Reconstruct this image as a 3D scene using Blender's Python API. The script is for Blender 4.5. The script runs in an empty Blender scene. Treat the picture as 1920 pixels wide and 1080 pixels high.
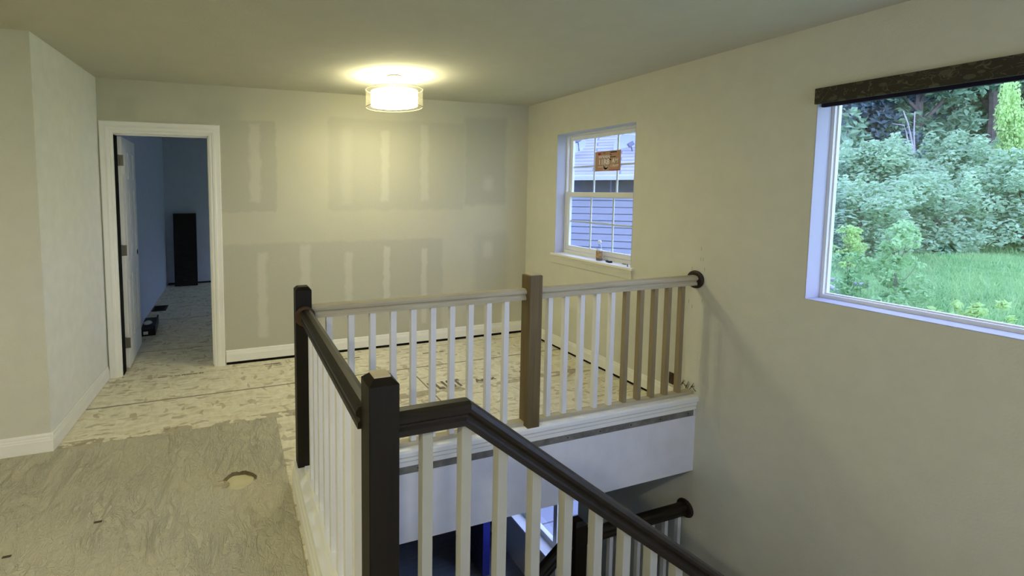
import bpy, bmesh, math, random
from mathutils import Vector, Matrix
R = random.Random(7)
SC = bpy.context.scene
COL = SC.collection
PI = math.pi

# ------------------------------------------------------------------ materials
def nt(name):
    m = bpy.data.materials.new(name); m.use_nodes = True
    t = m.node_tree; t.nodes.clear()
    o = t.nodes.new('ShaderNodeOutputMaterial'); b = t.nodes.new('ShaderNodeBsdfPrincipled')
    t.links.new(b.outputs[0], o.inputs[0])
    return m, t, b, o
class G:
    """small node helper"""
    def __init__(s, t): s.t = t
    def n(s, k, **kw):
        x = s.t.nodes.new(k)
        for a, v in kw.items(): setattr(x, a, v)
        return x
    def link(s, a, b): s.t.links.new(a, b)
    def val(s, sock, v):
        if hasattr(v, 'is_output') or isinstance(v, bpy.types.NodeSocket): s.link(v, sock)
        else: sock.default_value = v
    def math(s, op, a, b=None, c=None, clamp=False):
        x = s.n('ShaderNodeMath', operation=op, use_clamp=clamp)
        s.val(x.inputs[0], a)
        if b is not None: s.val(x.inputs[1], b)
        if c is not None: s.val(x.inputs[2], c)
        return x.outputs[0]
    def pos(s):
        return s.n('ShaderNodeTexCoord').outputs['Object']
    def sep(s, v):
        x = s.n('ShaderNodeSeparateXYZ'); s.link(v, x.inputs[0]); return x.outputs
    def mapping(s, v, scale=(1,1,1), rot=(0,0,0), loc=(0,0,0)):
        x = s.n('ShaderNodeMapping'); s.link(v, x.inputs[0])
        x.inputs['Scale'].default_value = scale; x.inputs['Rotation'].default_value = rot; x.inputs['Location'].default_value = loc
        return x.outputs[0]
    def noise(s, v, scale=5, detail=3, rough=.5, dist=0):
        x = s.n('ShaderNodeTexNoise'); s.link(v, x.inputs['Vector'])
        x.inputs['Scale'].default_value = scale; x.inputs['Detail'].default_value = detail
        x.inputs['Roughness'].default_value = rough; x.inputs['Distortion'].default_value = dist
        return x.outputs[0]
    def ramp(s, f, stops):
        x = s.n('ShaderNodeValToRGB'); s.link(f, x.inputs[0]); e = x.color_ramp.elements
        while len(e) < len(stops): e.new(.5)
        for i, (p, c) in enumerate(stops):
            e[i].position = p; e[i].color = (c[0], c[1], c[2], 1) if hasattr(c, '__len__') else (c, c, c, 1)
        return x.outputs[0]
    def mix(s, f, a, b):
        x = s.n('ShaderNodeMix', data_type='RGBA')
        s.val(x.inputs[0], f)
        for i, v in ((6, a), (7, b)):
            if isinstance(v, (tuple, list)): x.inputs[i].default_value = (v[0], v[1], v[2], 1)
            else: s.link(v, x.inputs[i])
        return x.outputs[2]
    def bump(s, h, strength, dist, bsdf):
        x = s.n('ShaderNodeBump'); x.inputs['Strength'].default_value = strength; x.inputs['Distance'].default_value = dist
        s.link(h, x.inputs['Height']); s.link(x.outputs[0], bsdf.inputs['Normal'])
def plain(name, c, rough=.5, spec=.5, bump=0, bscale=60, var=0, metal=0):
    m, t, b, o = nt(name); g = G(t)
    b.inputs['Roughness'].default_value = rough; b.inputs['Specular IOR Level'].default_value = spec
    b.inputs['Metallic'].default_value = metal
    p = g.pos(); n = g.noise(p, bscale, 3)
    lo = tuple(x*(1-var) for x in c); hi = tuple(min(1, x*(1+var)) for x in c)
    n2 = g.noise(p, bscale*.12, 3)
    g.link(g.ramp(n2, [(.3, lo), (.7, hi)]), b.inputs['Base Color'])
    if bump: g.bump(n, bump, .004, b)
    return m
def wood(name, c1, c2, scale=12, axis=0, rough=.5, spec=.4):
    m, t, b, o = nt(name); g = G(t); p = g.pos()
    sc = [14, 14, 14]; sc[axis] = .9
    n = g.noise(g.mapping(p, tuple(sc)), scale*.35, 4, .6, .6)
    g.link(g.ramp(n, [(.25, c1), (.75, c2)]), b.inputs['Base Color'])
    b.inputs['Roughness'].default_value = rough; b.inputs['Specular IOR Level'].default_value = spec
    g.bump(n, .15, .002, b)
    return m

M = {}
WALLC = (.68, .67, .555)
M['wall'] = plain('wall_paint', WALLC, .85, .25, .25, 90, .02)
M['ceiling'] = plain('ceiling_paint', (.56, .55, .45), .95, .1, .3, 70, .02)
M['primer'] = plain('white_primer', (.80, .80, .82), .8, .2, .2, 80, .03)
M['wall_lit'] = plain('lit_wall_paint', (.84, .845, .78), .85, .2, .25, 90, .03)  # wall paint made paler for the light falling on the left wall
M['bedwall'] = plain('bedroom_wall_bluelit', (.53, .57, .66), .85, .2, .2, 90, .03)  # same wall paint, tinted blue to imitate the bedroom daylight
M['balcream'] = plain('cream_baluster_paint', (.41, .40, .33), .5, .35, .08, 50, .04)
M['trim'] = plain('white_trim_paint', (.90, .89, .81), .45, .45, .05, 40, .02)
M['vinyl'] = plain('white_window_vinyl', (.80, .80, .76), .4, .5)
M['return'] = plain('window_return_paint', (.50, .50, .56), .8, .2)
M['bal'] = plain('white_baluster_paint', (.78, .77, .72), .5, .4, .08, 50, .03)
M['darkwood'] = wood('dark_stained_wood', (.011, .008, .004), (.022, .015, .008), 10, 0, .45, .3)
M['darkpost'] = wood('dark_stained_post', (.008, .006, .003), (.014, .010, .005), 10, 2, .5, .22)
M['rawwood'] = wood('raw_oak', (.41, .355, .225), (.56, .50, .345), 10, 0, .7, .25)
M['rawbal'] = wood('raw_oak_baluster', (.26, .20, .11), (.34, .27, .155), 10, 2, .7, .2)
M['brownpost'] = wood('brown_stained_post', (.115, .080, .032), (.20, .142, .060), 7, 2, .6, .3)
M['paletop'] = plain('bare_post_top', (.55, .47, .30), .6, .3, .1, 60, .12)
M['cutred'] = plain('reddish_cut_wood', (.075, .045, .025), .7, .2, .1, 60, .2)
M['hinge'] = plain('satin_nickel', (.30, .28, .23), .35, .5, 0, 50, .05, .7)
M['black'] = plain('black_plastic', (.006, .006, .007), .5, .4)
M['dark'] = plain('dark_void', (.012, .011, .009), .9, .1)
M['rosette'] = plain('dark_rosette', (.022, .013, .008), .5, .4)
M['navy'] = plain('dark_navy_door_paint', (.09, .11, .19), .35, .5)
M['navyedge'] = plain('blue_edge_light_and_plug', (.05, .06, .38), .4, .5)  # bright blue imitates daylight on the lower door edge; also colours the plug
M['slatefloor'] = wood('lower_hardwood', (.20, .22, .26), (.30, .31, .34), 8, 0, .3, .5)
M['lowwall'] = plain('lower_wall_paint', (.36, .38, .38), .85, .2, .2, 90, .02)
M['stairtread'] = wood('stair_tread_oak', (.20, .14, .08), (.30, .21, .12), 10, 1, .5, .4)
M['drywallpaper'] = plain('torn_drywall_edge', (.20, .19, .16), .9, .1, .6, 120, .3)
M['bottlecap'] = plain('white_bottle_cap', (.85, .86, .88), .4, .5)
M['bottlelabel'] = plain('tan_bottle_label', (.42, .27, .14), .6, .3, 0, 300, .5)
M['amber'] = plain('brown_drink', (.06, .02, .008), .2, .5)
M['ventbrown'] = plain('brown_vent_cover', (.045, .038, .030), .6, .3)
M['outletbox'] = plain('outlet_box', (.05, .03, .02), .6, .3, 0, 200, .6)
M['bulbglass'] = None

def back_wall_mat():
    m, t, b, o = nt('patched_drywall'); g = G(t); p = g.pos()
    nz = g.noise(p, 9, 4, .6)
    off = g.math('MULTIPLY', g.math('SUBTRACT', nz, .5), .07)
    s = g.sep(p)
    X = g.math('ADD', s[0], off); Z = g.math('ADD', s[2], off)
    def band(v, a, c, soft):
        d = g.math('SUBTRACT', (c-a)/2, g.math('ABSOLUTE', g.math('SUBTRACT', v, (a+c)/2)))
        return g.math('DIVIDE', g.math('ADD', d, soft/2), soft, clamp=True)
    def box(x0, x1, z0, z1, soft=.04, k=1.0):
        r = g.math('MULTIPLY', band(X, x0, x1, soft), band(Z, z0, z1, soft))
        return g.math('MULTIPLY', r, k) if k != 1 else r
    # raw grey board zones
    grey = None
    for a in ((-.07, .40, 1.36, 2.16, .02, .75), (.87, 2.27, 1.36, 2.22, .03, .55), (2.27, 2.75, 1.40, 2.30, .05, .85), (-.07, 2.03, .0, 1.07, .03, .7), (2.40, 2.80, .30, 1.10, .08, .6), (-.85, -.70, 2.12, 2.30, .04, .5), (-.3, .1, 2.12, 2.28, .1, .5)):
        z = box(*a); grey = z if grey is None else g.math('MAXIMUM', grey, z)
    # joint compound patches over the studs
    mud = None
    for a in ((.17, .26, 1.45, 2.13, .03, .55), (.22, .30, .22, .99, .03, .6), (.60, .69, .55, 1.05, .03, .55), (.99, 1.09, 1.42, 2.12, .05, .3), (1.02, 1.09, .35, .96, .03, .6), (1.38, 1.46, 1.45, 2.12, .03, .55), (1.40, 1.47, .35, 1.0, .02, .75), (1.79, 1.87, 1.45, 2.2, .03, .5), (1.80, 1.86, .2, .97, .02, .7), (2.50, 2.60, 1.55, 1.68, .06, .5), (2.50, 2.60, .85, 1.02, .06, .5)):
        z = box(*a); mud = z if mud is None else g.math('MAXIMUM', mud, z)
    base = g.mix(g.noise(p, 3, 3), (.57, .55, .42), (.62, .60, .46))
    gr = g.mix(g.noise(p, 160, 2), (.455, .445, .345), (.545, .535, .43))
    c = g.mix(grey, base, gr); c = g.mix(mud, c, (.68, .66, .54))
    g.link(c, b.inputs['Base Color']); b.inputs['Roughness'].default_value = .8; b.inputs['Specular IOR Level'].default_value = .25
    g.bump(g.noise(p, 90, 3), .25, .004, b)
    return m
M['backwall'] = back_wall_mat()

def osb_mat():
    m, t, b, o = nt('oriented_strand_board'); g = G(t); p = g.pos()
    wn = g.n('ShaderNodeTexNoise'); g.link(p, wn.inputs['Vector']); wn.inputs['Scale'].default_value = 6
    w = g.n('ShaderNodeVectorMath', operation='MULTIPLY_ADD'); g.link(wn.outputs['Color'], w.inputs[0]); w.inputs[1].default_value = (.12, .12, 0); g.link(p, w.inputs[2])
    c = None; fl = None
    for i, (rot, sc) in enumerate(((.2, (14, 46, 1)), (-.9, (42, 16, 1)), (.7, (17, 52, 1)))):
        v = g.n('ShaderNodeTexVoronoi', feature='F1', voronoi_dimensions='2D'); g.link(g.mapping(w.outputs[0], sc, (0, 0, rot), (i*3.1, i*1.7, 0)), v.inputs['Vector']); v.inputs['Scale'].default_value = 1
        s = g.sep(v.outputs['Color'])
        c = s[0] if c is None else g.math('ADD', c, s[0])
        f = g.math('GREATER_THAN', s[1], .955 if i != 1 else .965)
        fl = f if fl is None else g.math('MAXIMUM', fl, f)
    c = g.math('DIVIDE', c, 3)
    colr = g.ramp(c, [(.15, (.68, .62, .44)), (.5, (.79, .74, .56)), (.85, (.87, .83, .66))])
    colr = g.mix(g.math('MULTIPLY', fl, .45), colr, (.34, .26, .14))
    s = g.sep(p)
    def line(v, at, w):
        return g.math('LESS_THAN', g.math('ABSOLUTE', g.math('SUBTRACT', v, at)), w)
    seam = line(s[1], 3.825, .008)
    x1 = g.math('MULTIPLY', line(s[0], 1.44, .006), g.math('LESS_THAN', s[1], 3.825))
    for k in (x1, line(s[1], 5.04, .005), line(s[1], 6.26, .005), line(s[1], 7.48, .005)): seam = g.math('MAXIMUM', seam, k)
    colr = g.mix(g.math('MULTIPLY', seam, .9), colr, (.20, .19, .13))
    # rows of chalk, staples and glue left from the old floor
    nn = g.noise(g.mapping(p, (1, 6, 1)), 9, 3, .6)
    row = g.math('MULTIPLY', line(s[1], 4.31, .012), g.math('GREATER_THAN', nn, .50))
    row2 = g.math('MULTIPLY', line(s[1], 3.31, .045), g.math('GREATER_THAN', g.noise(p, 7, 4), .47))
    row3 = g.math('MULTIPLY', line(s[1], 2.84, .02), g.math('GREATER_THAN', nn, .55))
    st = g.math('MAXIMUM', g.math('MULTIPLY', row, .5), g.math('MAXIMUM', g.math('MULTIPLY', row2, .55), g.math('MULTIPLY', row3, .5)))
    colr = g.mix(st, colr, (.25, .20, .12))
    g.link(colr, b.inputs['Base Color']); b.inputs['Roughness'].default_value = .75; b.inputs['Specular IOR Level'].default_value = .25
    g.bump(c, .25, .004, b)
    return m
M['osb'] = osb_mat()

def pad_mat():
    m, t, b, o = nt('old_glued_underlay'); g = G(t); p = g.pos()
    a = g.noise(g.mapping(p, (1, .32, 1), (0, 0, .12)), 12, 5, .66, 1.1)
    ridge = g.math('SUBTRACT', 1, g.math('MULTIPLY', g.math('ABSOLUTE', g.math('SUBTRACT', a, .5)), 24), clamp=True)
    msk = g.ramp(g.noise(p, 2.2, 2), [(.36, .15), (.58, 1)])
    r = g.math('MULTIPLY', ridge, msk)
    b2 = g.noise(g.mapping(p, (1, .5, 1), (0, 0, .5)), 22, 4, .6, 1.1)
    r2 = g.math('SUBTRACT', 1, g.math('MULTIPLY', g.math('ABSOLUTE', g.math('SUBTRACT', b2, .5)), 12), clamp=True)
    fine = g.noise(p, 120, 4, .7)
    big = g.noise(p, 1.6, 3)
    c = g.mix(big, (.58, .54, .40), (.71, .67, .52))
    c = g.mix(g.math('MULTIPLY', fine, .35), c, (.38, .34, .22))
    c = g.mix(g.math('MULTIPLY', r, .55), c, (.74, .70, .55))
    c = g.mix(g.math('MULTIPLY', g.math('MULTIPLY', r2, .22), msk), c, (.56, .52, .40))
    dk = g.ramp(g.noise(g.mapping(p, (1, .6, 1), (0, 0, 1.2)), 5, 5, .7, .8), [(.62, 0), (.70, 1)])
    c = g.mix(g.math('MULTIPLY', dk, .28), c, (.17, .14, .08))
    g.link(c, b.inputs['Base Color']); b.inputs['Roughness'].default_value = .8; b.inputs['Specular IOR Level'].default_value = .25
    h = g.math('ADD', g.math('MULTIPLY', r, .8), g.math('ADD', g.math('MULTIPLY', r2, .4), g.math('MULTIPLY', fine, .5)))
    g.bump(h, .9, .008, b)
    return m
M['pad'] = pad_mat()

def fabric_mat():
    m, t, b, o = nt('patterned_blind_fabric'); g = G(t); p = g.pos()
    a = g.noise(g.mapping(p, (1, 1, 1.4)), 17, 2, .5, .8)
    v = g.n('ShaderNodeTexVoronoi', feature='F1'); g.link(g.mapping(p, (1, 9, 16), (.6, 0, 0)), v.inputs['Vector']); v.inputs['Scale'].default_value = 1.5
    blob = g.math('LESS_THAN', v.outputs[0], .30)
    vine = g.math('LESS_THAN', g.math('ABSOLUTE', g.math('SUBTRACT', a, .5)), .012)
    k = g.math('MAXIMUM', g.math('MULTIPLY', blob, .55), g.math('MULTIPLY', vine, .8))
    c = g.mix(k, (.046, .040, .026), (.125, .118, .085))
    g.link(c, b.inputs['Base Color']); b.inputs['Roughness'].default_value = .8; b.inputs['Specular IOR Level'].default_value = .2
    g.bump(g.noise(p, 300, 2), .2, .001, b)
    return m
M['fabric'] = fabric_mat()
M['indigo'] = plain('dark_roller_fabric', (.012, .010, .03), .7, .2)

def glass_mat(name, tint=(.93, .96, 1.0), gl=.06):
    m = bpy.data.materials.new(name); m.use_nodes = True; t = m.node_tree; t.nodes.clear(); g = G(t)
    o = g.n('ShaderNodeOutputMaterial'); tr = g.n('ShaderNodeBsdfTransparent'); gg = g.n('ShaderNodeBsdfGlossy'); mx = g.n('ShaderNodeMixShader')
    tr.inputs[0].default_value = (*tint, 1); gg.inputs['Roughness'].default_value = .02; gg.inputs[0].default_value = (1, 1, 1, 1)
    mx.inputs[0].default_value = gl
    g.link(tr.outputs[0], mx.inputs[1]); g.link(gg.outputs[0], mx.inputs[2]); g.link(mx.outputs[0], o.inputs[0])
    return m
M['glass'] = glass_mat('window_glass')
M['clear'] = glass_mat('clear_plastic', (.86, .90, .95), .14)

def emis(name, c, s):
    m = bpy.data.materials.new(name); m.use_nodes = True; t = m.node_tree; t.nodes.clear(); g = G(t)
    o = g.n('ShaderNodeOutputMaterial'); e = g.n('ShaderNodeEmission'); e.inputs[0].default_value = (*c, 1); e.inputs[1].default_value = s
    g.link(e.outputs[0], o.inputs[0]); return m
LAMP = (1.0, .925, .60)
M['glow'] = emis('glowing_inner_shade', LAMP, 7.8)
M['glowbottom'] = emis('glowing_bottom_diffuser', LAMP, 19.0)
def sheer():
    m = bpy.data.materials.new('sheer_shade_fabric'); m.use_nodes = True; t = m.node_tree; t.nodes.clear(); g = G(t)
    o = g.n('ShaderNodeOutputMaterial'); tr = g.n('ShaderNodeBsdfTransparent'); d = g.n('ShaderNodeBsdfTranslucent'); df = g.n('ShaderNodeBsdfDiffuse')
    m1 = g.n('ShaderNodeMixShader'); m2 = g.n('ShaderNodeMixShader'); m1.inputs[0].default_value = .5; m2.inputs[0].default_value = .11
    d.inputs[0].default_value = (.55, .52, .38, 1); df.inputs[0].default_value = (.55, .52, .38, 1)
    g.link(d.outputs[0], m1.inputs[1]); g.link(df.outputs[0], m1.inputs[2]); g.link(tr.outputs[0], m2.inputs[1]); g.link(m1.outputs[0], m2.inputs[2]); g.link(m2.outputs[0], o.inputs[0])
    return m
M['sheer'] = sheer()
M['ringmetal'] = plain('thin_shade_ring', (.45, .38, .22), .5, .4)
M['chrome'] = plain('brushed_nickel', (.5, .47, .38), .3, .5, 0, 30, .02, .8)

def leafmat(name, c1, c2, trans=.3):
    m = bpy.data.materials.new(name); m.use_nodes = True; t = m.node_tree; t.nodes.clear(); g = G(t)
    o = g.n('ShaderNodeOutputMaterial'); d = g.n('ShaderNodeBsdfDiffuse'); tl = g.n('ShaderNodeBsdfTranslucent'); mx = g.n('ShaderNodeMixShader'); mx.inputs[0].default_value = trans
    c = g.ramp(g.noise(g.pos(), 2.5, 4, .7), [(.3, c1), (.7, c2)])
    g.link(c, d.inputs[0]); g.link(c, tl.inputs[0]); g.link(d.outputs[0], mx.inputs[1]); g.link(tl.outputs[0], mx.inputs[2]); g.link(mx.outputs[0], o.inputs[0])
    return m
M['leaf_shrub'] = leafmat('pale_green_leaf', (.36, .52, .34), (.58, .76, .50), .45)
M['leaf_bright'] = leafmat('yellow_green_leaf', (.46, .66, .26), (.66, .86, .38), .45)
M['leaf_sap'] = leafmat('fresh_green_leaf', (.30, .52, .24), (.52, .76, .40), .4)
M['leaf_dark'] = leafmat('dark_forest_leaf', (.095, .14, .16), (.19, .26, .27), .15)
M['leaf_mid'] = leafmat('forest_leaf', (.17, .28, .17), (.30, .44, .26), .2)
M['grass'] = leafmat('grass_blade', (.26, .48, .20), (.42, .64, .28))
M['ground'] = plain('lawn_soil', (.24, .40, .18), .95, .1, .8, 8, .35)
M['bark'] = plain('grey_bark', (.20, .17, .15), .9, .1, .5, 30, .3)
M['deadwood'] = plain('pale_dead_wood', (.50, .44, .46), .9, .1, .3, 30, .2)
M['log'] = plain('weathered_grey_log', (.42, .42, .48), .85, .2, .4, 30, .2)
M['siding'] = plain('blue_grey_lap_siding', (.27, .28, .36), .7, .3, .05, 30, .03)
def shingle():
    m, t, b, o = nt('asphalt_shingles'); g = G(t); p = g.pos()
    br = g.n('ShaderNodeTexBrick'); g.link(g.mapping(p, (1, 1, 1)), br.inputs['Vector'])
    br.inputs['Color1'].default_value = (.26, .26, .31, 1); br.inputs['Color2'].default_value = (.20, .205, .25, 1); br.inputs['Mortar'].default_value = (.06, .065, .09, 1)
    br.inputs['Scale'].default_value = 1; br.inputs['Mortar Size'].default_value = .016; br.inputs['Brick Width'].default_value = .9; br.inputs['Row Height'].default_value = .15
    br.inputs['Bias'].default_value = -.3
    n = g.noise(g.mapping(p, (3, 14, 1)), 2.5, 3)
    g.link(g.mix(g.math('MULTIPLY', n, .45), br.outputs[0], (.36, .36, .42)), b.inputs['Base Color']); b.inputs['Roughness'].default_value = .9
    return m
M['shingle'] = shingle()
M['gutter'] = plain('white_gutter', (.52, .53, .56), .4, .4)
M['eaveshade'] = plain('dark_eave_shade', (.050, .052, .065), .6, .3, 0, 20, .15)  # dark colour in place of the shade under the eave
M['dish'] = plain('pale_dish_metal', (.36, .40, .46), .5, .4)
M['dishdark'] = plain('grey_dish_arm', (.12, .13, .20), .5, .4)
M['card'] = plain('tan_sticker_paper', (.50, .30, .20), .7, .2, 0, 50, .12)
M['red'] = plain('red_sticker_block', (.40, .04, .03), .7, .2)
M['ink'] = plain('black_ink', (.01, .01, .01), .7, .2)
M['inkwhite'] = plain('white_ink', (.85, .82, .82), .7, .2)
M['inkfloor'] = plain('faded_floor_print', (.20, .17, .13), .9, .1, 0, 60, .35)

# ------------------------------------------------------------------ mesh helpers
def bm_box(bm, a, b, bev=0):
    x0, y0, z0 = a; x1, y1, z1 = b
    r = bmesh.ops.create_cube(bm, size=1)
    vs = r['verts']
    for v in vs: v.co = Vector(((x0+x1)/2+v.co.x*(x1-x0), (y0+y1)/2+v.co.y*(y1-y0), (z0+z1)/2+v.co.z*(z1-z0)))
    if bev:
        es = list({e for v in vs for e in v.link_edges})
        bmesh.ops.bevel(bm, geom=es, offset=bev, segments=2, affect='EDGES', profile=.7)
    return vs
def bm_lathe(bm, prof, c=(0,0,0), seg=32, axis='Z'):
    rings = []
    for r, h in prof:
        ring = []
        for i in range(seg):
            a = 2*PI*i/seg; p = (r*math.cos(a), r*math.sin(a), h)
            if axis == 'X': p = (p[2], p[0], p[1])
            if axis == 'Y': p = (p[0], p[2], p[1])
            ring.append(bm.verts.new(Vector(p)+Vector(c)))
        rings.append(ring)
    for a, b in zip(rings, rings[1:]):
        for i in range(seg): bm.faces.new((a[i], a[(i+1) % seg], b[(i+1) % seg], b[i]))
    if prof[0][0] > 1e-5: bm.faces.new(rings[0][::-1])
    if prof[-1][0] > 1e-5: bm.faces.new(rings[-1])
def bm_tube(bm, pts, r0, r1=None, seg=7):
    r1 = r0 if r1 is None else r1; rings = []
    n = len(pts)
    for k, p in enumerate(pts):
        p = Vector(p); d = (Vector(pts[min(k+1, n-1)])-Vector(pts[max(k-1, 0)])).normalized()
        u = d.orthogonal().normalized(); w = d.cross(u); r = r0+(r1-r0)*k/max(1, n-1)
        rings.append([bm.verts.new(p+u*r*math.cos(2*PI*i/seg)+w*r*math.sin(2*PI*i/seg)) for i in range(seg)])
    for a, b in zip(rings, rings[1:]):
        for i in range(seg):
            try: bm.faces.new((a[i], a[(i+1) % seg], b[(i+1) % seg], b[i]))
            except ValueError: pass
    bm.faces.new(rings[0][::-1]); bm.faces.new(rings[-1])
def bm_sweep(bm, prof, path, lat):
    """sweep profile [(lateral, normal)] along a path lying in a vertical plane, mitred corners; lat = lateral axis"""
    lat = Vector(lat); P = [Vector(p) for p in path]; n = len(P); rings = []
    for k in range(n):
        d0 = (P[k]-P[k-1]).normalized() if k else (P[1]-P[0]).normalized()
        d1 = (P[k+1]-P[k]).normalized() if k < n-1 else d0
        if not k: d0 = d1
        n0 = lat.cross(d0).normalized(); n1 = lat.cross(d1).normalized()
        if n0.z < 0: n0, n1 = -n0, -n1
        m = (n0+n1).normalized(); m = m/max(.2, m.dot(n0))
        rings.append([bm.verts.new(P[k]+lat*a+m*b) for a, b in prof])
    L = len(prof)
    for a, b in zip(rings, rings[1:]):
        for i in range(L): bm.faces.new((a[i], a[(i+1) % L], b[(i+1) % L], b[i]))
    bm.faces.new(rings[0][::-1]); bm.faces.new(rings[-1])
def bm_prism(bm, prof, a, b, fn):
    """profile [(u,v)] extruded from a to b; fn(u,v,t)->point"""
    A = [bm.verts.new(fn(u, v, a)) for u, v in prof]; B = [bm.verts.new(fn(u, v, b)) for u, v in prof]; L = len(prof)
    for i in range(L): bm.faces.new((A[i], A[(i+1) % L], B[(i+1) % L], B[i]))
    bm.faces.new(A[::-1]); bm.faces.new(B)
def link(name, bm, mat, parent=None, smooth=False):
    bmesh.ops.recalc_face_normals(bm, faces=bm.faces)
    me = bpy.data.meshes.new(name); bm.to_mesh(me); bm.free()
    me.materials.append(M[mat] if isinstance(mat, str) else mat)
    if smooth:
        for p in me.polygons: p.use_smooth = True
    o = bpy.data.objects.new(name, me); COL.objects.link(o)
    if parent: o.parent = parent
    return o
def NB(): return bmesh.new()
def tag(o, label, cat, group=None, kind=None):
    o['label'] = label; o['category'] = cat
    if group: o['group'] = group
    if kind: o['kind'] = kind
    return o
def thing(name, label, cat, loc=(0,0,0), group=None, rz=0, kind=None):
    o = bpy.data.objects.new(name, None); COL.objects.link(o); o.empty_display_size = .1
    o.location = loc; o.rotation_euler = (0, 0, rz)
    return tag(o, label, cat, group, kind)
def struct(name, bm, mat, label=None, cat=None):
    o = link(name, bm, mat); o['kind'] = 'structure'
    if label: o['label'] = label; o['category'] = cat
    return o
def boxobj(name, a, b, mat, parent=None, bev=0):
    bm = NB(); bm_box(bm, a, b, bev); return link(name, bm, mat, parent)
def wall_grid(bm, U, V, holes, w0, w1, fn):
    """slab between w0 and w1 spanning U x V with rectangular holes; fn(u,v,w)->xyz"""
    us = sorted({U[0], U[1], *[h[0] for h in holes], *[h[1] for h in holes]}); vs = sorted({V[0], V[1], *[h[2] for h in holes], *[h[3] for h in holes]})
    us = [u for u in us if U[0] <= u <= U[1]]; vs = [v for v in vs if V[0] <= v <= V[1]]
    cell = {}
    for i in range(len(us)-1):
        for j in range(len(vs)-1):
            cu, cv = (us[i]+us[i+1])/2, (vs[j]+vs[j+1])/2
            cell[i, j] = not any(h[0] < cu < h[1] and h[2] < cv < h[3] for h in holes)
    vc = {}
    def v(i, j, k):
        if (i, j, k) not in vc: vc[i, j, k] = bm.verts.new(fn(us[i], vs[j], (w0, w1)[k]))
        return vc[i, j, k]
    for (i, j), s in cell.items():
        if not s: continue
        for k in (0, 1): bm.faces.new((v(i, j, k), v(i+1, j, k), v(i+1, j+1, k), v(i, j+1, k)))
        for di, dj, a, b in ((-1, 0, (i, j), (i, j+1)), (1, 0, (i+1, j), (i+1, j+1)), (0, -1, (i, j), (i+1, j)), (0, 1, (i, j+1), (i+1, j+1))):
            if not cell.get((i+di, j+dj), False):
                bm.faces.new((v(*a, 0), v(*b, 0), v(*b, 1), v(*a, 1)))
def text_mesh(name, s, size, mat, parent, mw, extrude=.0004, sx=1, shear=0):
    cu = bpy.data.curves.new(name, 'FONT'); cu.body = s; cu.size = size; cu.extrude = extrude; cu.align_x = 'LEFT'; cu.shear = shear; cu.offset = .0025*size/.05 if name == 'floor_stamp' else .03*size
    tmp = bpy.data.objects.new(name, cu); COL.objects.link(tmp)
    dg = bpy.context.evaluated_depsgraph_get(); dg.update()
    me = bpy.data.meshes.new_from_object(tmp.evaluated_get(dg)); bpy.data.objects.remove(tmp)
    me.transform(mw @ Matrix.Diagonal((sx, 1, 1, 1))); me.materials.clear(); me.materials.append(M[mat])
    o = bpy.data.objects.new(name, me); COL.objects.link(o); o.parent = parent; return o

# ------------------------------------------------------------------ dimensions
XR = 3.02; YB = 4.43; XL = -.985; YL = 3.27; H = 2.44
YF = 2.375; LZ = -2.75
# ------------------------------------------------------------------ shell
bm = NB()
W1 = (2.985, 3.94, .925, 2.09); W2 = (-.75, 1.755, .952, 2.105); W3 = (3.50, 4.72, -2.23, -.85); W4 = (5.3, 7.9, .25, 1.65)
wall_grid(bm, (-2.3, 8.62), (LZ, H), [W1, W2, W3, W4], XR, XR+.17, lambda u, v, w: (w, u, v))
struct('wall_right', bm, 'wall')
bm = NB(); wall_grid(bm, (-1.1, XR), (0, H), [(-.900, -.145, 0, 2.03)], YB, YB+.12, lambda u, v, w: (u, w, v)); struct('wall_back', bm, 'backwall')
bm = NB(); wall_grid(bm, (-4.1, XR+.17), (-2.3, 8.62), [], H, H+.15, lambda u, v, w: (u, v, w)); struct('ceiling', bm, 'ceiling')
bm = NB()
XN = -1.040   # near corner: the short left wall runs very slightly out of square
bm_box(bm, (-4.0, YL, 0), (XN, YL+.12, H)); struct('wall_left_front', bm, 'wall')
bm = NB(); bm_prism(bm, [(XL, YB), (XL-.12, YB), (XN-.10, YL+.10), (XN, YL+.001)], 0, H, lambda u, v, t: (u, v, t)); struct('wall_left', bm, 'wall_lit')
bm = NB(); bm_box(bm, (-4.1, -2.3, 0), (-4.0, YL+.12, H)); struct('wall_far_left', bm, 'wall')
bm = NB(); W5 = (.9, 2.4, -.9, 2.0); wall_grid(bm, (-4.0, XR), (LZ, H), [W5], -2.42, -2.3, lambda u, v, w: (u, w, v)); struct('wall_behind', bm, 'wall')
bm = NB(); bm_box(bm, (-1.12, YB+.12, 0), (-1.0, 8.5, H)); struct('wall_bedroom_left', bm, 'bedwall')
bm = NB(); bm_box(bm, (-1.12, 8.5, 0), (XR, 8.62, H)); struct('wall_bedroom_back', bm, 'bedwall')
# upper floor: hall + loft + bedroom, with the stairwell left open
bm = NB()
holes = [(.40, XR, .15, YF+.02)]
wall_grid(bm, (-4.0, XR), (-2.3, 8.5), holes, -.36, 0, lambda u, v, w: (u, v, w))
floor = struct('floor', bm, 'osb')
# stairwell faces
bm = NB(); bm_box(bm, (.385, YF, -.40), (XR, YF+.10, .035)); bm_box(bm, (.385, YF-.004, -.40), (XR, YF, -.005))
struct('wall_stairwell_far', bm, 'primer')
bm = NB(); bm_box(bm, (.30, .15, -.40), (.405, YF, .0)); struct('wall_stairwell_left', bm, 'wall')
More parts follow.
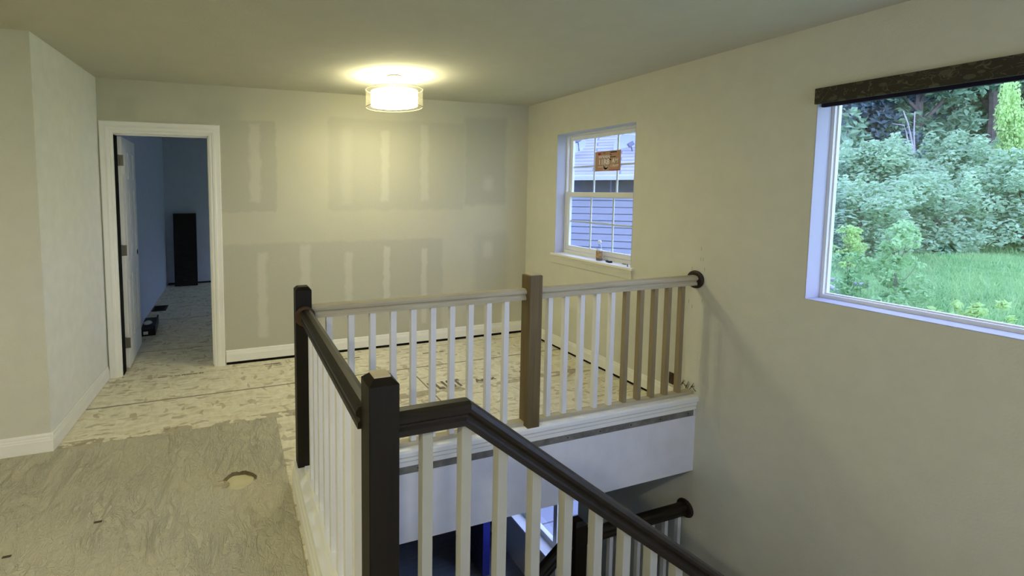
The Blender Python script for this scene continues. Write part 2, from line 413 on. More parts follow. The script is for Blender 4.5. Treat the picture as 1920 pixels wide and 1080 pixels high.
# lower storey
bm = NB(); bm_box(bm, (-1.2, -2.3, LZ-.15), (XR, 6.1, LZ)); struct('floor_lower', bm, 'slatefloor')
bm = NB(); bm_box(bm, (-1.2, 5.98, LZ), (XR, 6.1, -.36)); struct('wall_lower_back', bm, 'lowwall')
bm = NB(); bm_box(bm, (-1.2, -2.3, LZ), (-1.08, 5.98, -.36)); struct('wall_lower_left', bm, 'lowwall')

# worn underlay covering the hall floor, with a torn hole
def underlay():
    bm = NB(); hx, hy, ra, rb = .012, 2.590, .074, .070
    rr = random.Random(3); N = 40
    outer = []; inner = []
    x0, x1, y0, y1 = -3.95, .262, -2.2, 3.275
    def ray_rect(a):
        dx, dy = math.cos(a), math.sin(a); t = 1e9
        if dx > 1e-6: t = min(t, (x1-hx)/dx)
        if dx < -1e-6: t = min(t, (x0-hx)/dx)
        if dy > 1e-6: t = min(t, (y1-hy)/dy)
        if dy < -1e-6: t = min(t, (y0-hy)/dy)
        return (hx+dx*t, hy+dy*t)
    angs = [2*PI*i/N for i in range(N)]+[math.atan2(y-hy, x-hx) % (2*PI) for x in (x0, x1) for y in (y0, y1)]
    angs.sort(); z = .006; m = len(angs)
    for a in angs:
        k = 1+.05*math.sin(3*a+1)+.03*math.sin(7*a)+rr.uniform(-.02, .02)
        inner.append((hx+math.cos(a)*ra*k-0, hy+math.sin(a)*rb*k))
        outer.append(ray_rect(a))
    I = [bm.verts.new((x, y, z)) for x, y in inner]; O = [bm.verts.new((x, y, z)) for x, y in outer]
    I0 = [bm.verts.new((x*1.0, y, .0003)) for x, y in inner]; O0 = [bm.verts.new((x, y, .0003)) for x, y in outer]
    for i in range(m):
        j = (i+1) % m
        bm.faces.new((I[i], I[j], O[j], O[i])); bm.faces.new((I0[i], I0[j], I[j], I[i])); bm.faces.new((O[i], O[j], O0[j], O0[i]))
    # strip right of the cut, at the railing curb
    o = link('floor_underlay', bm, 'pad')
    tag(o, 'tan glued underlay with wrinkled residue covering the hall floor up to the bare boards', 'underlay')
    # rumpled rim, a dark edge along the far side of the hole
    bm = NB(); ring = []
    for i, (x, y) in enumerate(inner):
        d = Vector((x-hx, y-hy, 0)); d.normalize(); hh = .004+rr.uniform(.003, .010)
        ring.append([bm.verts.new((x-d.x*.004, y-d.y*.004, .001)), bm.verts.new((x+d.x*.004, y+d.y*.004, .006+hh)), bm.verts.new((x+d.x*.014, y+d.y*.014, .0058))])
    for i in range(m):
        if math.sin(angs[i]) < -.25: continue
        a, b = ring[i], ring[(i+1) % m]
        for k in range(2): bm.faces.new((a[k], b[k], b[k+1], a[k+1]))
    rim = link('torn_rim', bm, plain('dark_torn_edge', (.17, .14, .085), .9, .1, .6, 90, .5), o); rim['label'] = 'dark ragged edge of the torn hole'
    bm = NB(); bmesh.ops.create_circle(bm, cap_ends=True, radius=1, segments=24)
    for v in bm.verts: v.co = Vector((hx+.012+v.co.x*.084, hy-.004+v.co.y*.078, .001))
    link('exposed_board', bm, plain('bare_board_in_hole', (.66, .60, .38), .8, .2, .3, 60, .12), o)
    bm = NB()
    for k in range(14):
        a = rr.uniform(0, 2*PI); q = Vector((hx-.080+rr.uniform(-.03, .02), hy+rr.uniform(-.03, .03), .010))
        bm_box(bm, (q.x-.012, q.y-.007, .004), (q.x+.012, q.y+.007, .010+rr.uniform(0, .008)))
    link('torn_flap', bm, plain('pale_torn_flap', (.50, .45, .32), .9, .1, .5, 60, .3), o)
underlay()
# scraps on the underlay
for k, (x, y, s, c) in enumerate(((-.62, 2.47, .016, (.10, .08, .05)), (-.93, 2.35, .016, (.10, .08, .05)), (.09, 2.18, .013, (.62, .57, .43)), (.16, 2.51, .012, (.62, .57, .43)), (-.90, 3.18, .005, (.85, .82, .70)))):
    bm = NB(); bm_box(bm, (x-s, y-s*.35, .0062), (x+s, y+s*.35, .0095), .001)
    o = link('floor_scrap', bm, plain('scrap_material_%d' % k, c, .8, .2))
    tag(o, ['dark splinter on the hall underlay, left of the torn hole', 'dark crumb on the hall underlay near the left wall', 'pale chip on the underlay below the torn hole', 'pale chip on the underlay between torn hole and railing', 'tiny pale crumb at the foot of the left wall corner'][k], 'debris')

# ------------------------------------------------------------------ baseboards
def base_prof(h=.105, d=.014, z0=.0):
    return [(0, z0), (d, z0), (d, z0+h*.62), (d*.8, z0+h*.68), (d*.8, z0+h*.74), (d*.55, z0+h*.80), (d*.55, z0+h*.90), (d*.2, z0+h), (0, z0+h)]
def baseboard(name, a, b, axis, at, sgn, z0=0., h=.105, mat='trim'):
    bm = NB()
    f = (lambda u, v, t: (t, at+sgn*u, v)) if axis == 'X' else (lambda u, v, t: (at+sgn*u, t, v))
    bm_prism(bm, base_prof(h, .014, z0), a, b, f); return struct(name, bm, mat)
baseboard('baseboard_back', -.065, XR-.001, 'X', YB, -1, .026)
baseboard('baseboard_right', YF+.13, YB-.016, 'Y', XR, -1, .022, .10)
bm = NB(); bm_prism(bm, base_prof(.11, .014, .002), YL-.012, YB-.022, lambda u, v, t: (XN+(XL-XN)*(t-YL)/(YB-YL)+u, t, v)); struct('baseboard_left', bm, 'trim')
baseboard('baseboard_left_front', -4.0, XN+.013, 'X', YL, -1, .006, .11)
baseboard('baseboard_bedroom_back', -.98, XR-.01, 'X', 8.5, -1, .012, .022, 'dark')
# black gap under the lifted boards
bm = NB(); bm_box(bm, (-.062, YB-.004, .0), (XR-.001, YB, .026)); bm_box(bm, (XR-.004, YF+.13, .0), (XR, YB-.002, .022)); struct('trim_1', bm, 'dark')

# ------------------------------------------------------------------ door 1
d = thing('door_1', 'white panelled interior door standing open into the dark bedroom', 'door', (0, 0, 0), kind='structure')
OX0, OX1, OZ = -.880, -.165, 2.01
bm = NB()
bm_box(bm, (OX0-.02, YB-.004, 0), (OX0, YB+.124, OZ+.02)); bm_box(bm, (OX1, YB-.004, 0), (OX1+.02, YB+.124, OZ+.02)); bm_box(bm, (OX0, YB-.004, OZ), (OX1, YB+.124, OZ+.02))
bm_box(bm, (OX1-.011, YB+.045, 0), (OX1, YB+.080, OZ)); bm_box(bm, (OX0, YB+.045, OZ-.011), (OX1, YB+.080, OZ))
link('jamb', bm, 'trim', d)
def casing(bm, x0, x1, z1, w, y, sg, sill=False, z0=0, fn=None):
    """mitred colonial casing; profile across width"""
    prof = [(0, 0), (0, .010), (.10, .013), (.22, .012), (.28, .017), (.45, .020), (.62, .0175), (.80, .019), (.95, .021), (1, .018), (1, 0)]
    def rail(pts_in, pts_out):
        A = []; B = []
        for u, dd in prof:
            a = [pts_in[0][k]+(pts_out[0][k]-pts_in[0][k])*u for k in (0, 1)]; b = [pts_in[1][k]+(pts_out[1][k]-pts_in[1][k])*u for k in (0, 1)]
            A.append(bm.verts.new(fn(a[0], a[1], dd))); B.append(bm.verts.new(fn(b[0], b[1], dd)))
        L = len(prof)
        for i in range(L): bm.faces.new((A[i], A[(i+1) % L], B[(i+1) % L], B[i]))
        bm.faces.new(A[::-1]); bm.faces.new(B)
    rail(((x0, z0), (x0, z1)), ((x0-w, z0), (x0-w, z1+w)))
    rail(((x1, z0), (x1, z1)), ((x1+w, z0), (x1+w, z1+w)))
    rail(((x0, z1), (x1, z1)), ((x0-w, z1+w), (x1+w, z1+w)))
bm = NB(); casing(bm, OX0-.006, OX1+.006, OZ+.006, .088, 0, 0, fn=lambda u, v, dd: (u, YB-dd, v)); link('casing', bm, 'trim', d)
bm = NB(); casing(bm, OX0-.006, OX1+.006, OZ+.006, .088, 0, 0, fn=lambda u, v, dd: (u, YB+.12+dd, v)); link('casing', bm, 'trim', d)
# door leaf, six panels, opened 92 degrees
def leaf_bm():
    bm = NB(); W, T, Z0, Z1 = .70, .036, .012, 2.0
    st = .105; cols = [(st, .325), (.375, W-st)]; rows = [(.22, .80), (.93, 1.55), (1.65, 1.88)]
    holes = [(c0, c1, r0, r1) for c0, c1 in cols for r0, r1 in rows]
    # frame (stiles and rails)
    wall_grid(bm, (0, W), (Z0, Z1), holes, 0, T, lambda u, v, w: (w, u, v))
    for c0, c1, r0, r1 in holes:
        for (e0, e1, ins) in ((.008, T-.008, 0), (.002, T-.002, .035)):
            bm_box(bm, (e0, c0+ins, r0+ins), (e1, c1-ins, r1-ins), 0)
    return bm
leaf = link('leaf', leaf_bm(), 'trim', d)
leaf.location = (-.889, YB+.158, 0); leaf.rotation_euler = (0, 0, math.radians(1.5))
bm = NB(); bm_lathe(bm, [(.026, -.001), (.026, .038)], (0, 0, 0), 20, 'X')
k = link('bore_hole', bm, 'dark', leaf); k.location = (0, .64, .95); k['label'] = 'empty dark knob hole'
for z in (1.80, 1.04, .24):
    bm = NB(); bm_lathe(bm, [(.007, -.048), (.007, .048)], (0, 0, 0), 12); bm_box(bm, (0, -.006, -.045), (.040, -.003, .045)); bm_box(bm, (-.002, -.004, -.045), (.002, .012, .045))
    k = link('hinge', bm, 'hinge', d); k.location = (-.878, YB+.148, z); k.rotation_euler = (0, 0, math.radians(-4))
    k['label'] = 'dull metal hinge plate on the door edge'
bm = NB(); bm_box(bm, (OX0-.001, YB+.012, .0), (OX0+.0035, YB+.126, 2.0)); g_ = link('jamb_shade', bm, 'dark', d)  # dark strip laid on the jamb face as its shade

# ------------------------------------------------------------------ windows
def sash(parent, name, y0, y1, z0, z1, x0, x1, st, cols, rows, top=None):
    bm = NB(); wall_grid(bm, (y0, y1), (z0, z1), [(y0+st, y1-st, z0+st, z1-st)], x0, x1, lambda u, v, w: (w, u, v))
    s = link(name, bm, 'vinyl', parent)
    bm = NB(); xm = (x0+x1)/2; bm_box(bm, (xm-.003, y0+st-.005, z0+st-.005), (xm+.003, y1-st+.005, z1-st+.005)); link('pane', bm, 'glass', s)
    bm = NB()
    for i in range(1, cols):
        y = y0+st+(y1-y0-2*st)*i/cols; bm_box(bm, (xm+.0032, y-.008, z0+st), (xm+.011, y+.008, z1-st))
    for i in range(1, rows):
        z = z0+st+(z1-z0-2*st)*i/rows; bm_box(bm, (xm+.0035, y0+st, z-.008), (xm+.0105, y1-st, z+.008))
    if cols > 1: link('grille', bm, 'vinyl', s)
    return s
w1 = thing('window_1', 'small white double-hung window with grilles beyond the railing', 'window', kind='structure')
y0, y1, z0, z1 = W1
bm = NB(); wall_grid(bm, (y0, y1), (z0+.012, z1), [(y0+.022, y1-.022, z0+.045, z1-.022)], XR+.105, XR+.165, lambda u, v, w: (w, u, v)); link('window_frame', bm, 'vinyl', w1)
sash(w1, 'upper_sash', y0+.024, y1-.024, 1.485, z1-.024, XR+.136, XR+.160, .036, 3, 2)
sash(w1, 'lower_sash', y0+.024, y1-.024, z0+.047, 1.535, XR+.108, XR+.134, .044, 3, 2)
bm = NB(); bm_box(bm, (XR-.001, y0, z0), (XR+.105, y0+.003, z1)); bm_box(bm, (XR-.001, y1-.003, z0), (XR+.105, y1, z1)); bm_box(bm, (XR-.001, y0+.003, z1-.003), (XR+.105, y1-.003, z1)); link('window_return', bm, 'return', w1)
bm = NB(); bm_box(bm, (XR-.028, y0-.035, z0-.008), (XR, y1+.035, z0+.012), .004); bm_box(bm, (XR-.003, y0, z0-.008), (XR+.107, y1, z0+.012), 0); link('window_sill', bm, 'trim', w1)
bm = NB(); bm_prism(bm, [(0, 0), (.012, .004), (.014, .045), (.018, .06), (.018, .078), (0, .078)], y0-.02, y1+.02, lambda u, v, t: (XR-u, t, z0-.086+v)); link('apron', bm, 'wall', w1)

w2 = thing('window_2', 'large picture window over the stairwell looking out on greenery', 'window', kind='structure')
y0, y1, z0, z1 = W2
bm = NB(); wall_grid(bm, (y0, y1), (z0, z1), [(y0+.020, y1-.020, z0+.024, z1-.024)], XR+.115, XR+.168, lambda u, v, w: (w, u, v)); link('window_frame', bm, 'vinyl', w2)
bm = NB(); wall_grid(bm, (y0+.020, y1-.020), (z0+.024, z1-.024), [(y0+.027, y1-.027, z0+.031, z1-.031)], XR+.135, XR+.160, lambda u, v, w: (w, u, v)); link('glazing_bead', bm, 'vinyl', w2)
bm = NB(); bm_box(bm, (XR+.146, y0+.022, z0+.026), (XR+.151, y1-.022, z1-.026)); link('pane', bm, 'glass', w2)
bm = NB()
bm_box(bm, (XR-.001, y0, z0), (XR+.115, y0+.004, z1)); bm_box(bm, (XR-.001, y1-.004, z0), (XR+.115, y1, z1)); bm_box(bm, (XR-.001, y0+.004, z0), (XR+.115, y1-.004, z0+.004)); bm_box(bm, (XR-.001, y0+.004, z1-.004), (XR+.115, y1-.004, z1))
link('window_return', bm, 'return', w2)

w3 = thing('window_3', 'lower window seen down the stairwell between the balusters', 'window', kind='structure')
y0, y1, z0, z1 = W3
bm = NB(); wall_grid(bm, (y0, y1), (z0+.02, z1), [(y0+.05, 3.93, z0+.09, z1-.05), (3.99, y1-.05, z0+.09, z1-.05)], XR+.11, XR+.165, lambda u, v, w: (w, u, v)); link('window_frame', bm, 'vinyl', w3)
bm = NB(); bm_box(bm, (XR+.135, y0+.04, z0+.08), (XR+.140, y1-.04, z1-.04)); link('pane', bm, 'glass', w3)
bm = NB(); bm_box(bm, (XR-.03, y0-.03, z0-.01), (XR+.11, y1+.03, z0+.02), .003); link('window_sill', bm, 'vinyl', w3)
w4 = thing('window_4', 'bedroom window out of sight beyond the open door', 'window', kind='structure')
y0, y1, z0, z1 = W4
bm = NB(); wall_grid(bm, (y0, y1), (z0, z1), [(y0+.05, y1-.05, z0+.05, z1-.05)], XR+.11, XR+.165, lambda u, v, w: (w, u, v)); link('window_frame', bm, 'vinyl', w4)
bm = NB(); bm_box(bm, (XR+.135, y0+.04, z0+.04), (XR+.140, y1-.04, z1-.04)); link('pane', bm, 'glass', w4)

w5 = thing('window_5', 'unseen tall window added behind the viewer for daylight on the stairwell', 'window', kind='structure')  # unseen window added to bring daylight into the stairwell
x0, x1, z0, z1 = W5
bm = NB(); wall_grid(bm, (x0, x1), (z0, z1), [(x0+.05, (x0+x1)/2-.03, z0+.05, z1-.05), ((x0+x1)/2+.03, x1-.05, z0+.05, z1-.05)], -2.40, -2.34, lambda u, v, w: (u, w, v)); link('window_frame', bm, 'vinyl', w5)
bm = NB(); bm_box(bm, (x0+.04, -2.375, z0+.04), (x1-.04, -2.370, z1-.04)); link('pane', bm, 'glass', w5)

# roller blind above the large window
BL0 = None
bl = thing('roller_blind', 'rolled-up blind with dark patterned fabric valance across the large window', 'blind', (XR, .75, 2.02))
bm = NB(); bm_box(bm, (-.022, -1.53, .0), (-.001, 1.008, .083), .003); link('valance', bm, 'fabric', bl)
bm = NB(); bm_lathe(bm, [(.026, -1.49), (.026, .995)], (.052, 0, .045), 20, 'Y'); r_ = link('rolled_shade', bm, 'indigo', bl, True)
bm = NB(); bm_box(bm, (.015, -1.49, -.016), (.040, .995, .006), .003); link('bottom_bar', bm, 'indigo', bl)

# ------------------------------------------------------------------ curb and fascia trims
def curb_prof(): return [(0, .045), (-.010, .045), (-.010, .070), (-.016, .078), (-.016, .096), (-.024, .106), (-.024, .128), (-.020, .140), (0, .142)]
bm = NB(); bm_prism(bm, [(u, v) for u, v in curb_prof()]+[(.11, .142), (.11, .045)], .39, XR-.002, lambda u, v, t: (t, YF+u, v)); struct('trim_2', bm, 'trim')
bm = NB(); bm_box(bm, (.385, YF-.004, .0), (XR-.02, YF+.11, .045)); tr = struct('trim_3', bm, 'drywallpaper')
for i in range(9):
    bm = NB(); bm_lathe(bm, [(.004, 0), (.004, .002)], (0, 0, 0), 8, 'Y'); s_ = link('nail_hole', bm, 'dark', tr); s_.location = (.95+.25*i, YF-.0065, .022)
bm = NB(); bm_prism(bm, [(.0, .0), (-.012, .0), (-.012, .06), (-.006, .075), (-.006, .09), (0, .105), (.0, .142), (.115, .142), (.115, .0)], .16, YF+.105, lambda u, v, t: (.288+u, t, v)); struct('trim_4', bm, 'trim')
# shoe strips carrying the balusters
rail_far = thing('guard_railing', 'far stairwell railing with pale raw wood handrail and balusters up to the right wall', 'railing', (0, YF+.04, 0))
def OBJ(o, p): o.parent = p; o.matrix_parent_inverse = Matrix.Identity(4); return o
def child(name, bm, mat, parent, smooth=False):
    """mesh given in world coordinates, parented to a thing standing at parent.location"""
    bmesh.ops.translate(bm, verts=bm.verts, vec=-parent.location)
    return link(name, bm, mat, parent, smooth)
HR = [(-.026, 0), (-.026, .016), (-.020, .024), (-.020, .030), (-.031, .040), (-.032, .050), (-.024, .061), (-.010, .066), (.010, .066), (.024, .061), (.032, .050), (.031, .040), (.020, .030), (.020, .024), (.026, .016), (.026, 0)]
YC = YF+.04
bm = NB(); bm_box(bm, (.37, YC-.024, .142), (XR-.003, YC+.024, .165), .002); child('shoe_rail', bm, 'rawwood', rail_far)
bm = NB(); bm_sweep(bm, HR, [(.372, YC, .909), (1.640, YC, .909)], (0, 1, 0)); child('handrail', bm, 'rawwood', rail_far)
bm = NB(); bm_sweep(bm, HR, [(1.728, YC, .909), (XR-.018, YC, .909)], (0, 1, 0)); child('handrail', bm, 'rawwood', rail_far)
def baluster(x, y, z0, z1, mat, parent, w=.016, rz=0, slope=0, axis='x'):
    bm = NB(); vs = bm_box(bm, (-w, -w, z0), (w, w, z1), .002)
    for v in bm.verts:
        if v.co.z > (z0+z1)/2: v.co.z += slope*(v.co.x if axis == 'x' else v.co.y)
        elif slope: v.co.z += slope*(v.co.x if axis == 'x' else v.co.y)
    o = link('baluster', bm, mat, parent); o.location = (x-parent.location.x, y-parent.location.y, -parent.location.z); return o
for i in range(10): baluster(.468+.1165*i, YC, .165, .911, 'bal', rail_far)
for i in range(10):
    b_ = baluster(1.822+.1188*i, YC, .165, .911, 'bal' if i < 5 else 'rawbal', rail_far)
    if i >= 5: b_['label'] = 'unpainted brown wood baluster'
bm = NB(); bm_lathe(bm, [(.060, 0), (.062, -.006), (.060, -.014), (.050, -.019)], (XR, YC, .945), 32, 'X'); k = child('rosette', bm, 'rosette', rail_far); k['label'] = 'round dark rosette where the rail meets the wall'

def newel(name, x, y, z0, z1, w, mat, label, capmat=None, cham=.018):
    t = thing(name, label, 'newel post', (x, y, z0)); h = w/2; L = z1-z0
    bm = NB(); lev = [(h-.003, 0), (h, .003), (h, L-cham*1.0-.0), (h-cham*.9, L-(.004 if capmat else 0))]
    rings = []
    for r, z in lev: rings.append([bm.verts.new((sx*r, sy*r, z)) for sx, sy in ((-1, -1), (1, -1), (1, 1), (-1, 1))])
    for a, b in zip(rings, rings[1:]):
        for i in range(4): bm.faces.new((a[i], a[(i+1) % 4], b[(i+1) % 4], b[i]))
    bm.faces.new(rings[0][::-1]); bm.faces.new(rings[-1])
    bmesh.ops.bevel(bm, geom=[e for e in bm.edges if abs(e.verts[0].co.z-e.verts[1].co.z) > .1], offset=.002, segments=2, affect='EDGES')
    link('post_body', bm, mat, t)
    if capmat:
        bm = NB(); q = h-cham*.9-.001; bm_box(bm, (-q, -q, L-.0045), (q, q, L+.0005)); k = link('post_top', bm, capmat, t)
        k['label'] = 'worn pale top face where the stain has gone'
    return t
newel('newel_post', .335, YC, .142, 1.073, .080, 'darkpost', 'dark stained newel post at the far corner where the two railings meet', None, .016)
newel('newel_post', .371, 1.205, -.42, 1.066, .084, 'darkpost', 'large dark stained newel post in the foreground with a worn top', 'paletop', .020)
t = newel('newel_post', 1.684, YF+.022, .142-.012, 1.062, .086, 'brownpost', 'medium brown newel post midway along the far railing', 'paletop', .008)

# left railing, dark handrail
rail_left = thing('guard_railing', 'left railing with dark handrail and white balusters between the two dark newel posts', 'railing', (.345, 1.8, 0))
bm = NB(); bm_sweep(bm, HR, [(.345, 1.245, .898), (.345, YC-.041, .898)], (1, 0, 0)); child('handrail', bm, 'darkwood', rail_left)
bm = NB(); bm_lathe(bm, [(.050, -.002), (.051, -.010), (.046, -.016)], (.340, YC-.039, .928), 28, 'Y'); k = child('rosette', bm, 'cutred', rail_left); k['label'] = 'reddish rosette behind the end of the dark rail'
bm = NB(); bm_box(bm, (.328, 1.245, .142), (.398, YC-.041, .150), .002); child('shoe_rail', bm, 'trim', rail_left)
for i in range(8): baluster(.356, 2.266-.1245*i, .150, .900, 'bal', rail_left)

# near stair railing
SL = .777
rail_st = thing('stair_railing', 'foreground stair railing with dark handrail bending down and white balusters', 'railing', (.5, 1.205, 0))
KX, KZ = .615, .890
bm = NB()
HRB = [(a*1.02, b*1.0) for a, b in HR]
XE = 2.09
bm_sweep(bm, HRB, [(.412, 1.205, KZ), (KX, 1.205, KZ), (XE, 1.205, KZ-SL*(XE-KX))], (0, 1, 0)); child('handrail', bm, 'darkwood', rail_st)
for i in range(13):
    x = .506+.1212*i; zt = KZ if x < KX else KZ-SL*(x-KX)
    zt += .004; zb = .05 if x < .5 else .05-SL*(x-.5)
    s = -SL if x > KX else 0
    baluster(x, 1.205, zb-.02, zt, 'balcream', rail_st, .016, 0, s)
# closed stringer under the near railing
st = thing('staircase', 'lower staircase and landing turning back under the railings', 'stairs', (.5, 1.2, LZ))
def sprism(prof, ya, yb, name, mat, par=st):
    bm = NB(); bm_prism(bm, prof, ya, yb, lambda u, v, t: (u, t, v)); return child(name, bm, mat, par)
sprism([(.405, -.40), (.405, .05), (.5, .05), (2.08, .05-SL*1.58), (2.08, .05-SL*1.58-.42), (.7, -.40)], 1.165, 1.245, 'stringer', 'trim')
RISE, TR = 1.45/7, .268
for i in range(7):
    x = .47+TR*i; z = -RISE*(i+1)
    if i < 6:
        bm = NB(); bm_box(bm, (x-.02, .16, z-.03), (x+TR, 1.165, z), .004); child('tread', bm, 'stairtread', st)
    bm = NB(); bm_box(bm, (x, .16, z), (x+.015, 1.165, z+RISE-.03)); child('riser', bm, 'trim', st)
bm = NB(); bm_box(bm, (2.08, .16, -1.56), (XR-.001, YF+.09, -1.45)); child('landing', bm, 'stairtread', st)
R2 = 1.30/6
for i in range(6):
    x = 2.08-.262*(i+1); z = -1.45-R2*(i+1)
    if i < 5:
        bm = NB(); bm_box(bm, (x, 1.25, z-.03), (x+.282, YF+.02, z), .004); child('tread', bm, 'stairtread', st)
    bm = NB(); bm_box(bm, (x+.262, 1.25, z), (x+.277, YF+.02, z+R2-.03)); child('riser', bm, 'trim', st)
sprism([(2.08, -1.56), (2.08, -1.40), (.60, -1.40-1.20), (.60, LZ), (.9, LZ)], YF+.02, YF+.06, 'stringer', 'trim')

# lower landing railing
rail_lo = thing('guard_railing', 'lower landing railing with dark handrail ending at a round wall rosette', 'railing', (2.5, 2.41, -1.45))
bm = NB(); bm_sweep(bm, [(a, b*1.15) for a, b in HR], [(2.12, 2.41, -.735), (XR-.018, 2.41, -.735)], (0, 1, 0)); child('handrail', bm, 'darkwood', rail_lo)
bm = NB(); bm_lathe(bm, [(.062, 0), (.064, -.006), (.062, -.014), (.052, -.019)], (XR, 2.41, -.700), 32, 'X'); k = child('rosette', bm, 'rosette', rail_lo); k['label'] = 'round dark rosette on the wall'
for i in range(7): baluster(2.95-.12*i, 2.41, -1.45, -.733, 'bal', rail_lo, .014)
newel('newel_post', 2.075, 2.41, -1.45, -.565, .092, 'darkpost', 'black-brown newel post of the lower landing seen between the white balusters', None, .02)
rail_dn = thing('stair_railing', 'dark handrail descending left from the lower landing newel post', 'railing', (1.5, 2.41, -2.2))
bm = NB(); bm_sweep(bm, [(a, b*1.15) for a, b in HR], [(.95, 2.41, -.735-.79*1.09), (2.03, 2.41, -.735)], (0, 1, 0)); child('handrail', bm, 'darkwood', rail_dn)
for i in range(8): 
    x = 1.92-.12*i; baluster(x, 2.41, -1.45-.827*(2.08-x), -.735-.79*(2.03-x)+.0, 'bal', rail_dn, .014)

# ------------------------------------------------------------------ lower door with blue edge
ld = thing('door_2', 'dark navy panelled door standing open on the lower floor, its edge coloured blue as if daylit', 'door', (2.56, 4.45, LZ+.01), kind='structure')
bm = NB(); wall_grid(bm, (.0, .86), (0, 2.03), [(.12, .39, .2, .85), (.47, .74, .2, .85), (.12, .39, 1.0, 1.35), (.47, .74, 1.0, 1.35), (.12, .39, 1.45, 1.85), (.47, .74, 1.45, 1.85)], 0, .085, lambda u, v, w: (w, u, v))
bm_box(bm, (.016, .05, .05), (.069, .80, 1.95)); link('leaf', bm, 'navy', ld)
bm = NB(); bm_box(bm, (.0, -.006, .0), (.085, .0, 2.03)); k = link('daylit_edge', bm, 'navyedge', ld); k['label'] = 'door edge coloured bright blue as if in daylight'
bm = NB(); bm_lathe(bm, [(.004, 0), (.004, .10)], (.03, -.010, .72), 8); link('latch_plate', bm, 'bottlecap', ld)

# ------------------------------------------------------------------ ceiling lamp
LX, LY = 1.235, 3.62
lamp = thing('ceiling_lamp', 'lit double-drum ceiling lamp with sheer outer shade hanging above the loft', 'lamp', (LX, LY, 2.20))
bm = NB(); bm_lathe(bm, [(.0001, .240), (.055, .240), (.068, .228), (.066, .222), (.030, .214), (.012, .205), (.0001, .205)], (0, 0, 0), 36); link('canopy', bm, 'chrome', lamp, True)
bm = NB(); bm_lathe(bm, [(.009, .03), (.009, .21)], (0, 0, 0), 16); link('stem', bm, 'chrome', lamp, True)
bm = NB(); seg = 64
def tube_wall(bm, r, z0, z1, th):
    bm_lathe_open(bm, [(r, z0), (r, z1), (r-th, z1), (r-th, z0), (r, z0)])
def bm_lathe_open(bm, prof, seg=64):
    rings = [[bm.verts.new((r*math.cos(2*PI*i/seg), r*math.sin(2*PI*i/seg), z)) for i in range(seg)] for r, z in prof]
    for a, b in zip(rings, rings[1:]):
        for i in range(seg): bm.faces.new((a[i], a[(i+1) % seg], b[(i+1) % seg], b[i]))
bm_lathe_open(bm, [(.223, .0), (.223, .135)]); link('outer_shade', bm, 'sheer', lamp, True)
for z in (0, .135):
    bm = NB(); bm_lathe_open(bm, [(.2245, z-.002), (.2245, z+.002), (.2205, z+.002), (.2205, z-.002), (.2245, z-.002)]); link('shade_ring', bm, 'ringmetal', lamp, True)
bm = NB(); bm_lathe_open(bm, [(.183, .012), (.183, .122)]); link('inner_shade', bm, 'glow', lamp, True)
bm = NB(); bm_lathe_open(bm, [(.1825, .012), (.0001, .012)]); link('bottom_diffuser', bm, 'glowbottom', lamp, True)
bm = NB(); bm_lathe(bm, [(.0001, -.004), (.010, -.003), (.010, .004), (.0001, .008)], (0, 0, 0), 16); k = link('finial', bm, 'chrome', lamp, True); k.location = (0, 0, .006)
bm = NB()
for a in range(3):
    th = 2*PI*a/3; bm_tube(bm, [(0, 0, .11), (.222*math.cos(th), .222*math.sin(th), .133)], .002)
link('shade_spider', bm, 'chrome', lamp)
for a in range(2):
    th = PI*a+.6; L = bpy.data.lights.new('bulb', 'POINT'); L.energy = 1.5; L.color = LAMP; L.shadow_soft_size = .028
    lo = bpy.data.objects.new('bulb', L); COL.objects.link(lo); lo.parent = lamp; lo.location = (.075*math.cos(th), .075*math.sin(th), .075)

# unseen fill lights added in the hall ceiling behind the viewer
for k, (x, y) in enumerate(((-1.3, -.3), (-2.7, .5))):
    hl = thing('ceiling_fill_light', 'unseen round ceiling light added in the hall behind the viewer, %s' % ('nearer the stairs', 'farther left')[k], 'lamp', (x, y, H), 'added hall fill lights')
    bm = NB(); bm_lathe_open(bm, [(.100, .001), (.098, -.006), (.082, -.008), (.080, -.001)], 40); link('trim_ring', bm, 'trim', hl, True)
    bm = NB(); bm_lathe_open(bm, [(.081, -.0015), (.0001, -.0015)], 40); link('lens', bm, emis('frosted_lens', (1.0, .93, .70), 8.0) if not k else bpy.data.materials['frosted_lens'], hl, True)
    L = bpy.data.lights.new('fill_light', 'AREA'); L.shape = 'DISK'; L.size = .15; L.energy = (25, 9)[k]; L.color = (1.0, .94, .70)
    lo = bpy.data.objects.new('fill_light', L); COL.objects.link(lo); lo.parent = hl; lo.location = (0, 0, -.010)

# ------------------------------------------------------------------ bedroom things
bp = thing('louvred_panel', 'tall black slatted panel leaning on the far wall of the dark bedroom', 'panel', (-.70, 8.36, 0)); bp.rotation_euler = (math.radians(-3.5), 0, 0)
bm = NB(); wall_grid(bm, (-.17, .17), (0, 1.17), [(-.145, .145, .03, 1.14)], -.02, .02, lambda u, v, w: (u, w, v)); link('panel_frame', bm, 'black', bp)
bm = NB()
for i in range(27): bm_box(bm, (-.147, -.012, .035+.041*i), (.147, .012, .060+.041*i))
bm_box(bm, (-.147, .010, .03), (.147, .016, 1.14)); s_ = link('slats', bm, 'black', bp)
bx = thing('tool_case', 'small black box lying on the bedroom floor behind the open door', 'box', (-.875, 5.86, 0), rz=.06)
bm = NB(); bm_box(bm, (-.07, -.27, 0), (.07, .24, .075), .004); link('case_body', bm, 'black', bx)
bm = NB(); bm_box(bm, (.055, -.27, .075), (.07, .24, .10), .002); link('case_rim', bm, 'black', bx)
bm = NB(); bm_box(bm, (-.045, -.2725, .018), (.0, -.2705, .05)); k = link('case_label', bm, 'bottlecap', bx); k['label'] = 'small pale label on the end of the box'
